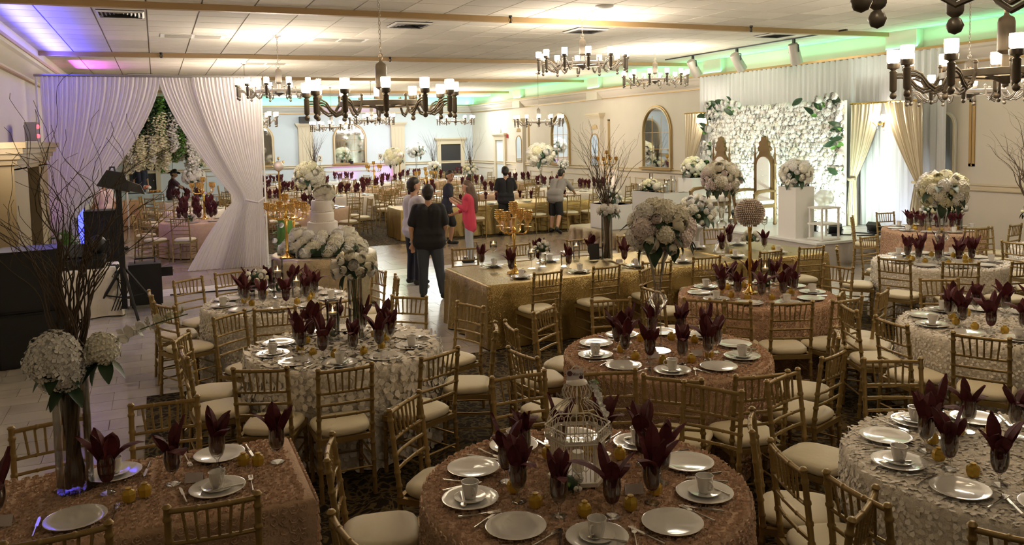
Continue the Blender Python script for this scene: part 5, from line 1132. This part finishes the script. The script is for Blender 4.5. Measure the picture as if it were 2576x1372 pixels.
for k in range(60):
    a = rng.random()*6.28; zz = rng.uniform(.05, 1.1); e = Vector((cos(a), sin(a), .3)); o = link('leaf', LEAFL, t, (.15*cos(a), .15*sin(a), zz), e.to_track_quat('Y', 'Z').to_euler()); o.scale = (.9,)*3
for k in range(10): a = k*2.4; o = link('rose', FL['rose2', 'petal'], t, (.19*cos(a), .19*sin(a), .25+.1*k), orient((cos(a), sin(a), .3))); o.scale = (.95,)*3
light('POINT', 'column_uplight', (.25, -.3, .12), 5, (.8, 1, .9), t, .04)
# ------------------------------------------------------------------ stage
fw = thing('floral_backdrop', 'large wall of white roses and hydrangeas behind the thrones', 'flower wall', (13.2, 15.18, STZ))
MB().box((.05, 0, 1.33), (.08, 4.4, 2.64)).build('backing', K['white'], fw, smooth=0)
rng = random.Random(77); cells = []
for i in range(44):
    for j in range(27): cells.append((-2.17+i*.1009+(.05 if j % 2 else 0)+rng.uniform(-.02, .02), .05+j*.098+rng.uniform(-.02, .02)))
rng.shuffle(cells); rest = MB(); hb = hydra_mb(11, .07, 26); rb = rose_mb(12, .05, 2, 5)
for k, (y, z) in enumerate(cells):
    s = rng.uniform(.95, 1.35); M_ = Matrix.Translation((-rng.uniform(.0, .05), y, z)) @ Vector((-1, rng.uniform(-.4, .4), rng.uniform(-.3, .5))).to_track_quat('Z', 'Y').to_matrix().to_4x4() @ Matrix.Scale(s, 4)
    if k < 290:
        kind = rng.choice(('hydrangea', 'rose', 'rose2')); o = link(kind.replace('2', ''), FL[kind, rng.choice(('petal', 'cream', 'petal'))], fw); o.matrix_local = M_
    else: rest.merge(hb if rng.random() < .5 else rb, M_)
tag(rest.build('blossom_field', K['petal'], fw, smooth=0), kind='stuff')
for k in range(95):   # leafy rose swags along the top corners
    q = rng.random(); side = rng.random()
    if side < .4: y, z = 2.2-rng.random()**1.5*1.2, 2.45+rng.random()*.35
    elif side < .6: y, z = 2.25+rng.uniform(-.12, .12), 1.2+rng.random()*1.5
    elif side < .8: y, z = -2.2+rng.random()**1.5*1.1, 2.35+rng.random()*.4
    else: y, z = -2.2+rng.uniform(-.1, .15), 1.0+rng.random()*1.6
    if k % 3: o = link('leaf', LEAFB if k % 2 else LEAFL, fw, (-.10, y, z), Vector((-.6, rng.uniform(-1, 1), rng.uniform(-.6, 1))).to_track_quat('Y', 'X').to_euler()); o.scale = (1.3,)*3
    else: o = link('rose', FL['rose2', 'petal'], fw, (-.14, y, z), orient((-1, rng.uniform(-.3, .3), .2), k)); o.scale = (1.6,)*3
# floodlights on the deck and the light they throw
def flood(label, x, y, aim, pw, col=(.78, 1, .84)):
    t = thing('stage_floodlight', label, 'floodlight', (x, y, STZ), atan2(aim[1]-y, aim[0]-x), 'black stage floodlights')
    R_ = Matrix.Rotation(RD(-35), 3, 'Y')
    MB().box((0, 0, .13), (.10, .24, .18), rot=R_).build('housing', K['black'], t, smooth=0); MB().box((.055, 0, .165), (.01, .2, .14), rot=R_).build('lens', K['oval'], t, smooth=0)
    MB().tube([(0, -.14, .13), (0, -.14, .03), (0, .14, .03), (0, .14, .13)], .012, 5).build('bracket', K['black'], t); MB().box((0, 0, .012), (.2, .14, .024)).build('foot', K['black'], t, smooth=0)
    light('SPOT', 'flood_lamp', (.12, 0, .22), pw, col, t, .06, spot=RD(115), blend=.8).rotation_euler = Vector((cos(0)*1, 0, .55)).to_track_quat('-Z', 'Y').to_euler()
flood('black stage floodlight nearest the stage edge', 11.95, 11.95, (13.2, 13.6), 95); flood('second black stage floodlight beside the white pedestal', 11.9, 12.55, (13.2, 14.0), 60)
flood('black stage floodlight hidden behind the pair of thrones', 12.3, 15.3, (13.2, 15.4), 80); flood('black stage floodlight at far end of flower wall', 12.2, 16.9, (13.2, 16.6), 28, (.4, 1, .55))
flood('black stage floodlight under the right gold curtain', 12.75, 11.75, (13.7, 11.9), 16, (.70, .80, 1))
tag(MB().tube([(12.0, 12.0, STZ+.012), (12.2, 11.8, STZ+.012), (12.5, 12.05, STZ+.012), (12.7, 11.7, STZ+.012), (12.9, 11.95, STZ+.012), (13.1, 11.6, STZ+.012), (12.6, 11.5, STZ+.012), (12.2, 11.65, STZ+.012)], .012, 6).build('stage_cable', K['black']), 'black power cable coiled on the stage deck', 'cable')
def throne(label, x, y, rz):
    t = thing('throne', label, 'throne', (x, y, STZ), rz, 'ornate gold thrones')   # faces local -x ... front = +y
    for sx in (-.29, .29):
        MB().lathe([(.03, 0), (.045, .03), (.03, .08), (.035, .4), (.045, .44), (.035, .5), (.03, .95), (.042, .98), (.03, 1.02), (.028, 1.3), (.04, 1.33), (.026, 1.36), (.024, 1.5), (.03, 1.53), (.014, 1.58), (.016, 1.62), (.004, 1.74)], 10, (sx, -.28, 0)).build('spire', K['oldgold'], t)
        MB().tube([(sx, .30, 0), (sx*1.02, .33, .12), (sx*.96, .30, .3), (sx, .31, .42)], [.04, .032, .04, .045], 8).build('leg', K['oldgold'], t)
        MB().tube([(sx*1.05, -.26, .74), (sx*1.12, 0, .76), (sx*1.12, .25, .74), (sx*1.12, .34, .68), (sx*1.12, .33, .60), (sx*1.08, .30, .42)], [.03, .034, .045, .05, .04, .035], 8).build('armrest', K['oldgold'], t)
    MB().box((0, 0, .42), (.62, .62, .08)).build('seat_rail', K['oldgold'], t, smooth=0)
    MB().lathe([(.40, 0), (.43, .03), (.42, .08), (.3, .11), (0, .115)], 4, (0, .01, .46), ph=pi/4).build('seat_cushion', K['white'], t, smooth=30)
    out = [(-.27, .5), (.27, .5), (.27, 1.32), (.22, 1.46), (.16, 1.52), (.13, 1.6), (.10, 1.62), (-.10, 1.62), (-.13, 1.6), (-.16, 1.52), (-.22, 1.46), (-.27, 1.32)]
    MB().prism(out, 1, -.30, -.25).build('back_frame', K['oldgold'], t, smooth=0)
    cr = [(-.16, 1.6), (.16, 1.6), (.18, 1.68), (.13, 1.72), (.14, 1.80), (.08, 1.84), (.07, 1.92), (.03, 1.90), (0, 1.94), (-.03, 1.90), (-.07, 1.92), (-.08, 1.84), (-.14, 1.80), (-.13, 1.72), (-.18, 1.68)]
    MB().prism(cr, 1, -.31, -.24).build('crest', K['oldgold'], t, smooth=0)
    pad = MB().prism([(x_*.9, z_) for x_, z_ in arch(.40, .56, 1.48, 12)], 1, -.25, -.215).build('back_pad', K['white'], t, smooth=30)
    for r_ in range(6):
        for c_ in range(3 if r_ % 2 else 2): MB().ball(((c_-(1 if r_ % 2 else .5))*.11, -.213, .68+.13*r_), .012, 6, 4, sc=(1, .5, 1)).build('tuft_button', K['ivory'], pad)
    return t
throne('right gold throne with white tufted back before the flower wall', 12.0, 14.3, RD(95)); throne('left gold throne mostly hidden behind the cream rose ball', 11.62, 15.35, RD(90))
def plinth(label, x0, x1, y0, y1, z0, z1): return tag(MB().box((0, 0, (z1-z0)/2), (x1-x0, y1-y0, z1-z0)).box((0, 0, (z1-z0)-.015), (x1-x0+.012, y1-y0+.012, .03)).build('pedestal', K['white'], None, ((x0+x1)/2, (y0+y1)/2, z0), None, 0), label, 'pedestal', 'white pedestals')
plinth('white pedestal right of the thrones carrying a rose ball', 11.0, 11.45, 11.98, 12.45, STZ, 1.42); bouquet('white rose ball on the pedestal right of the thrones', (11.22, 12.22, 1.65), .27, 42, 71, 'flower balls', ('petal', 'cream'), .4, 9, .95)
plinth('tall white pedestal left of the thrones carrying a rose ball', 11.9, 12.4, 16.5, 17.05, STZ, 1.39); bouquet('cream rose ball on tall pedestal left of the thrones', (12.15, 16.78, 1.62), .27, 40, 73, 'flower balls', ('cream', 'petal', 'yellowp'), .4, 9, .9)
plinth('wide white pedestal with mirror tray and candles', 10.9, 11.6, 16.2, 17.6, STZ, 1.08)
tag(MB().box((0, 0, .006), (.62, .8, .012)).build('mirror_tray', K['mirror'], None, (11.22, 16.65, 1.081), None, 0), 'flat mirror tray under candles on the wide pedestal', 'tray')
bouquet('low mound of cream hydrangeas on the wide pedestal', (11.15, 17.1, 1.19), .24, 26, 75, None, ('cream', 'yellowp'), .8, 5, .55, -.2)
for k, (x, y, h, l) in enumerate(((11.1, 16.45, .18, 'front left'), (11.2, 16.55, .3, 'tall middle'), (11.3, 16.42, .38, 'tall right'), (11.35, 16.7, .22, 'short back'), (11.15, 17.45, .25, 'left of the hydrangeas'), (11.3, 17.35, .42, 'tallest behind the hydrangeas'), (11.05, 17.5, .16, 'lowest at the left end'))): candle_glass('candle cylinder on the wide pedestal, '+l, (x, y, 1.094 if y < 17 else 1.082), .05, h)
gs, gc = rect_table('gold_platform', 'low gold sequin draped platform in front of the stage', 9.0, 10.78, 14.9, 17.3, 'sequin2', .36)
plinth('small white pedestal on the gold draped platform', 9.15, 9.75, 15.75, 16.6, .37, .92); bouquet('white peony and rose arrangement on the small pedestal', (9.45, 16.2, 1.1), .24, 26, 79, None, ('petal', 'cream'), .35, 12, .8)
t = thing('white_cage', 'white square lantern stand wrapped in white tulle by the stage edge', 'lantern', (11.35, 11.62, STZ))
for sx in (-.2, .2):
    for sy in (-.15, .15): MB().box((sx, sy, .3), (.03, .03, .6)).build('post', K['white'], t, smooth=0)
for z in (.02, .3, .6): MB().box((0, 0, z), (.46, .36, .03)).build('shelf', K['white'], t, smooth=0)
MB().ball((0, 0, .78), .17, 14, 9, sc=(1.1, 1, .9)).build('tulle_puff', K['tulle'], t)
def sconce(label, loc, rz, pw):
    t = thing('wall_sconce', label, 'sconce', loc, rz, 'lit wall sconces')
    MB().lathe([(0, -.12), (.03, -.1), (.05, 0), (.03, .1), (0, .12)], 10, sy=.4).build('backplate', K['gold'], t)
    for s in (-1, 0, 1):
        MB().tube([(0, -.02, -.02), (s*.09, -.1, -.06), (s*.13, -.14, .0)], .008, 5).build('arm', K['gold'], t)
        MB().lathe([(.02, 0), (.05, .02), (.035, .13), (.0, .13)], 12, (s*.13, -.14, .02)).build('shade', K['shade'], t)
        for q in range(3): MB().ball((s*.13+.02*(q-1), -.14, -.06-.05*q), .014, 6, 5).build('crystal_drop', K['crystal'], t)
    light('POINT', 'sconce_lamp', (0, -.2, .1), pw, WARM, t, .06)
sconce('bright crystal sconce between the gold curtains at right', (13.36, 12.12, 2.62), -pi/2, 7); sconce('bright crystal sconce left of the flower wall', (13.36, 17.88, 2.72), -pi/2, 6); sconce('small brass sconce with lit shade at far left edge', (XL+.02, 12.05, 2.42), pi/2, .4)
# purple uplights at the far wall
for x, l in ((8.1, 'purple uplight on far wall rail under the mirror'), (9.6, 'purple uplight on floor by the right fluted pilaster'), (7.9, 'purple uplight on floor under the far mirror')):
    zf = 1.43 if 'rail' in l else .02
    t = thing('par_uplight', l, 'uplight', (x, YB-.12, zf), 0, 'purple uplights'); MB().lathe([(0, 0), (.07, 0), (.08, .12), (.07, .12), (.06, .1), (0, .1)], 12).build('can', K['black'], t); MB().lathe([(.06, .105), (.0, .106)], 12).build('lens', K['par'], t)
    light('SPOT', 'par_lamp', (0, -.1, .14), 20 if zf > 1 else 34, PURPLE, t, .05, spot=RD(85), rot=(pi+RD(-8), 0, 0))
for x, y, l, c in ((13.75, 31.9, 'warm uplight by the far narrow mirror pilaster', (1, .85, .7)), (13.75, 23.9, 'warm uplight by the near narrow mirror pilaster', (1, .85, .8))):
    t = thing('par_uplight', l, 'uplight', (x, y, .02), 0, 'warm uplights'); MB().lathe([(0, 0), (.07, 0), (.08, .12), (.07, .12), (.06, .1), (0, .1)], 12).build('can', K['black'], t); light('SPOT', 'par_lamp', (-.05, 0, .14), 45, c, t, .05, spot=RD(60), rot=(pi, 0, 0))
# far centrepieces
def tall(label, c, h, R, seed, col=('cream', 'petal'), lv=8):
    p = Vector((c[0], c[1], TH+.004)); vase('tall glass vase under the '+label, p, [(0, 0), (.08, 0), (.03, .03), (.025, h*.5), (.05, h*.9), (.08, h), (.075, h), (.02, h*.5), (0, h*.45)], 'far vases', 14); bouquet(label, p+Vector((0, 0, h+R*.7)), R, 34, seed, 'far flower balls', col, .5, lv, .85, size=1.15)
tall('big cream hydrangea ball directly above the wedding cake', (3.5, 20.9), .62, .34, 201, ('cream', 'yellowp')); tall('cream hydrangea ball before the right fluted pilaster', (8.75, 32.1), .75, .36, 203, ('cream', 'yellowp')); tall('white rose ball left of the black far door', (10.5, 34.8), 1.0, .36, 205, ('petal',)); tall('cream hydrangea ball on crystal vase by the right mirror', (12.0, 25.2), .78, .42, 207, ('cream', 'yellowp', 'petal')); tall('little white posy beside the crystal vase', (12.65, 24.8), .65, .17, 209, ('petal',), 4)
for c, h, s, l in (((10.1, 27.0), .55, 211, 'far twig vase with cream roses behind the boy'), ((10.6, 32.6), .5, 213, 'far twig vase left of the black door')):
    p = Vector((c[0], c[1], TH+.004)); vase('cylinder vase holding the '+l, p, cyl_prof(.09, h)); willow('thin willow twigs of the '+l, p+Vector((0, 0, .05)), 1.5, 16, s, .35, .06, .7, .009); bouquet('cream roses of the '+l, p+Vector((0, 0, h+.08)), .24, 22, s, None, ('cream', 'petal', 'yellowp'), .4, 8, .7)
p = Vector((5.5, 31.6, TH)); vase('cylinder vase before the left fluted pilaster', p, cyl_prof(.09, .5)); willow('bushy willow twigs before the left fluted pilaster', p, 1.75, 22, 217, .3, .06, .6, .010)
candelabra('distant silver candelabra by the tinted mirror', (4.5, 34.0, TH), 1.2, 3, .25, 'metal', .1); candelabra('distant gold candelabra below the purple mirror', (7.1, 28.8, TH), 1.0, 4, .3, 'gold', .1); candelabra('yellow gold candelabra before the right arched mirror', (12.7, 21.95, TH), 1.35, 4, .3, 'gold', .12); candelabra('amber cup candelabra behind the man in lavender', (7.3, 23.3, TH), .9, 5, .3, 'amber', .12)
def ballstand(label, c, h):
    p = Vector((c[0], c[1], TH+.004)); t = thing('globe_stand', label, 'candle stand', p, 0, 'far globe stands'); MB().lathe([(0, 0), (.09, 0), (.03, .04), (.02, h-.05), (.04, h)], 12).build('stand', K['gold'], t); MB().ball((0, 0, h+.13), .15, 14, 9).build('globe', K['jewel'], t)
ballstand('pale beaded globe stand behind the cream flower ball', (3.2, 24.2), .9); ballstand('pinkish beaded globe left of the amber candelabra', (8.9, 31.8), .95)
# ------------------------------------------------------------------ behind the entrance curtain
w = thing('wisteria_canopy', 'hanging canopy of white wisteria and greenery behind the curtain', 'flowers', (.35, 27, 0)); rng = random.Random(3)
MB().tube([(1.5*cos(q*pi/8), 1.2*sin(q*pi/8), 3.85) for q in range(16)], .03, 5, closed=True).build('hoop', K['branch'], w)
m0 = MB()
for k in range(95):
    zz = -k*.0127; rr = (.12 if k < 60 else .07)*rng.random(); a = k*2.4; petal(m0, Vector((rr*cos(a), rr*sin(a), zz)), Vector((cos(a), sin(a), -.3)), .055, rng); petal(m0, Vector((rr*cos(a+2), rr*sin(a+2), zz)), Vector((cos(a+2), sin(a+2), -.3)), .05, rng)
sm = {k: m0.mesh('strand_'+k, K[k], 0) for k in ('petal', 'yellowp', 'lime', 'leaf')}
for k in range(290):
    a = rng.random()*6.28; r = 1.75*sqrt(rng.random()); gr = rng.random(); zt = 3.85 if gr < .45 else 2.75+.7*rng.random(); kind = ('leaf' if gr < .35 else 'lime' if gr < .5 else 'yellowp' if gr < .78 else 'petal')
    o = link('strand', sm[kind], w, (r*cos(a), r*sin(a)*.8, zt), (0, 0, a)); o['kind'] = 'stuff'; s = rng.uniform(.7, 1.0); o.scale = (1.3, 1.3, s)
for s, x in ((1, 1.75), (-1, -1.2)): MB().tube([(x, 0, 0), (x, 0, 3.85)], .03, 6).build('post', K['white'], w)
t, _ = rect_table('buffet_table', 'buffet table with pale blue cloth behind the curtain', -1.3, .1, 31.6, 32.6, 'bluecloth'); t, _ = rect_table('buffet_table', 'buffet table with peach cloth at left behind the curtain', -1.75, -.45, 27.6, 28.6, 'peach')
t = thing('food_platter', 'silver foil covered tray on the pale blue buffet table', 'tray', (-.75, 32.1, TH+.004)); MB().lathe([(0, 0), (.3, 0), (.36, .04), (.34, .04), (0, .015)], 18).build('tray', K['foil'], t); MB().ball((0, 0, .05), .26, 10, 6, sc=(1, 1, .8)).build('foil_cover', K['foil'], t)
t = thing('food_platter', 'fruit platter at right end of the pale blue buffet table', 'tray', (-.1, 31.9, TH+.004)); MB().lathe([(0, 0), (.24, 0), (.28, .03), (0, .012)], 16).build('tray', K['foil'], t)
for k in range(14): a = k*2.4; MB().ball((.05*sqrt(k)*cos(a), .05*sqrt(k)*sin(a), .06), .045, 6, 4).build('fruit', K['fruit'], t)
t = thing('flower_posy', 'coral flower posy on the pale blue buffet table', 'flowers', (-.35, 31.9, TH+.004)); MB().lathe(cyl_prof(.05, .14), 10).build('vase', K['white'], t)
for k in range(7): a = k*.9; MB().ball((.08*cos(a), .08*sin(a), .2+.03*(k % 2)), .06, 7, 5).build('bloom', K['coral_fl' if k % 3 else 'petal'], t)
candelabra('amber cup candelabra on table seen through the curtain opening', (.95, 19.95, TH+.004), 1.0, 5, .24, 'amber', .11); bouquet('low white posy on the table seen through the curtain', (.6, 19.5, TH+.08), .13, 16, 301, None, ('petal', 'blushp'), .3, 3, .7)
tall('white flower ball behind the curtain opening', (1.0, 26.3), .55, .28, 303, ('petal',))
t = thing('led_panel', 'glowing blue light panel behind the left curtain', 'light', (-1.45, 18.6, .0)); MB().box((0, 0, .8), (.16, .06, 1.6)).build('frame', K['black'], t, smooth=0); MB().box((0, -.035, .95), (.11, .01, 1.0)).build('panel', K['ledb'], t, smooth=0)
t = thing('flower_column', 'glowing greenery column under left side of the entrance curtain', 'flowers', (-1.55, 16.45, 0)); MB().lathe([(.12, 0), (.16, .5), (.12, .95), (0, 1.0)], 10).build('foliage_core', K['lime'], t)
for k in range(50): a = rng.random()*6.28; zz = rng.uniform(.05, 1.0); o = link('leaf', LEAFL, t, (.14*cos(a), .14*sin(a), zz), Vector((cos(a), sin(a), .3)).to_track_quat('Y', 'Z').to_euler()); o.scale = (1.3,)*3
for k in range(8): a = k*2.4; o = link('rose', FL['rose2', 'petal'], t, (.17*cos(a), .17*sin(a), .2+.1*k), orient((cos(a), sin(a), .3))); o.scale = (.9,)*3
light('POINT', 'column_uplight', (.2, -.28, .15), 6, (.8, 1, .9), t, .04)
light('SPOT', 'uplight_purple', (-1.95, 16.75, .2), 16, PURPLE, None, .05, spot=RD(60), rot=(pi+RD(6), 0, 0))
# ------------------------------------------------------------------ disc jockey corner
def speaker(label, c, d, rz=0, grille=True):
    t = thing('loudspeaker', label, 'speaker', (c[0], c[1], c[2]), rz, 'black loudspeakers'); MB().box((0, 0, d[2]/2), d).build('cabinet', K['black'], t, smooth=0)
    MB().box((0, -d[1]/2-.008, d[2]/2), (d[0]*.9, .016, d[2]*.92)).build('grille', K['blackf'], t, smooth=0)
    for s in (-1, 1): MB().tube([(s*(d[0]/2+.002), -.06, d[2]*.62), (s*(d[0]/2+.035), -.05, d[2]*.62), (s*(d[0]/2+.035), .05, d[2]*.62), (s*(d[0]/2+.002), .06, d[2]*.62)], .01, 5).build('handle', K['darkm'], t)
    for k in range(4): MB().lathe([(.025, 0), (.02, .0)], 8).build('corner', K['darkm'], t, ((-1, 1)[k % 2]*d[0]*.42, (-1, 1)[k // 2]*d[1]*.42, d[2]+.001))
    return t
speaker('big black loudspeaker at left edge behind the willow branches', (-1.42, 10.9, .62), (.66, .6, .70), RD(6)); speaker('black subwoofer cabinet under the left edge loudspeaker', (-1.42, 10.9, .005), (.7, .66, .61), RD(6))
speaker('black cabinet standing in front of the entrance curtain', (-.92, 16.0, .005), (.52, .5, 1.36), RD(-4))
dj = rect_table('equipment_table', 'equipment table under white cloth in left corner', -1.42, -.62, 13.15, 13.95, 'ivory', .70)[0]
t = thing('mixing_console', 'black mixing console and lamp clutter on the white equipment table', 'audio gear', (-1.08, 13.5, .712)); MB().box((0, 0, .06), (.62, .5, .12)).build('mixer_body', K['black'], t, smooth=0); MB().box((-.1, .12, .22), (.34, .1, .2), rot=Matrix.Rotation(RD(-20), 3, 'X')).build('screen', K['black'], t, smooth=0)
for k in range(8): MB().lathe([(.015, 0), (.012, .03), (0, .03)], 8, (-.25+.07*k, -.12, .12)).build('knob', K['darkm'], t)
t = thing('moving_light', 'dark moving head light on the white equipment table', 'light', (-.86, 13.45, .835)); MB().lathe([(.12, 0), (.12, .05), (.05, .07), (0, .07)], 14).build('base', K['black'], t); MB().ball((0, 0, .2), .13, 12, 8, sc=(1, .9, 1.1)).build('head', K['black'], t); MB().box((-.15, 0, .16), (.03, .08, .22)).box((.15, 0, .16), (.03, .08, .22)).build('yoke', K['black'], t, smooth=0)
t = thing('power_cable', 'tangle of black cables hanging over the equipment table edge', 'cable', (0, 0, 0))
for k in range(4): MB().tube([(-.75+.05*k, 13.3, .74), (-.62+.02*k, 13.15, .745), (-.58-.03*k, 13.08, .6), (-.62+.06*k, 13.07, .3+.05*k), (-.7+.04*k, 13.06, .1)], .008, 5).build('cable', K['black'], t)
t = thing('light_stand', 'black tripod light stand with tall square pole', 'stand', (-.52, 13.0, .005))
MB().box((0, 0, 1.0), (.075, .075, 1.75)).build('pole', K['black'], t, smooth=0)
for a in (-1.2, .25, 2.6): MB().tube([(0, 0, .75), (.5*cos(a), .5*sin(a), .02)], .022, 6).build('leg', K['black'], t); MB().tube([(0, 0, .28), (.3*cos(a), .3*sin(a), .31)], .012, 5).build('brace', K['black'], t)
MB().ball((.07, -.03, 1.0), .035, 8, 5).build('knob', K['black'], t)
t = thing('stage_lamp', 'dark hooded lamp head on top of the tripod stand', 'lamp', (-.58, 13.0, 1.88)); R_ = Matrix.Rotation(RD(12), 3, 'Y')
MB().add([tuple(R_ @ Vector(v)) for v in ((-.22, -.12, .0), (.22, -.12, -.02), (.22, .14, -.02), (-.22, .14, 0), (-.13, -.08, .24), (.1, -.08, .24), (.1, .1, .24), (-.13, .1, .24))], [(0, 3, 2, 1), (4, 5, 6, 7), (0, 1, 5, 4), (1, 2, 6, 5), (2, 3, 7, 6), (3, 0, 4, 7)]).build('hood', K['black'], t, smooth=0)
MB().add([tuple(R_ @ Vector(v)) for v in ((.2, -.1, .0), (.42, -.08, -.02), (.42, .1, -.02), (.2, .12, 0), (.15, -.07, .14), (.34, -.05, .1), (.34, .07, .1), (.15, .09, .14))], [(0, 3, 2, 1), (4, 5, 6, 7), (0, 1, 5, 4), (1, 2, 6, 5), (2, 3, 7, 6), (3, 0, 4, 7)]).build('barn_door', K['black'], t, smooth=0); MB().tube([(-.05, 0, .23), (-.03, 0, .30), (.02, 0, .30), (.03, 0, .23)], .014, 5).build('bracket', K['black'], t)
t = thing('equipment_case', 'black equipment case with handle beside the tripod stand', 'case', (-.24, 13.75, .005)); MB().box((0, 0, .36), (.46, .4, .62)).build('body', K['black'], t, smooth=0); MB().box((.3, 0, .52), (.18, .16, .14)).build('lens_barrel', K['black'], t, smooth=0); MB().tube([(-.14, 0, .67), (-.14, 0, .74), (.14, 0, .74), (.14, 0, .67)], .014, 6).build('handle', K['black'], t)
for k in range(4): MB().ball(((-1, 1)[k % 2]*.18, (-1, 1)[k // 2]*.15, .03), .032, 8, 5).build('wheel', K['darkm'], t)
tag(MB().tube([(.1, 14.5, .012), (1.0, 14.46, .012), (2.0, 14.42, .012), (3.0, 14.4, .012)], .012, 6).build('floor_cable', K['black']), 'long black cable lying across the floor before the curtain', 'cable')
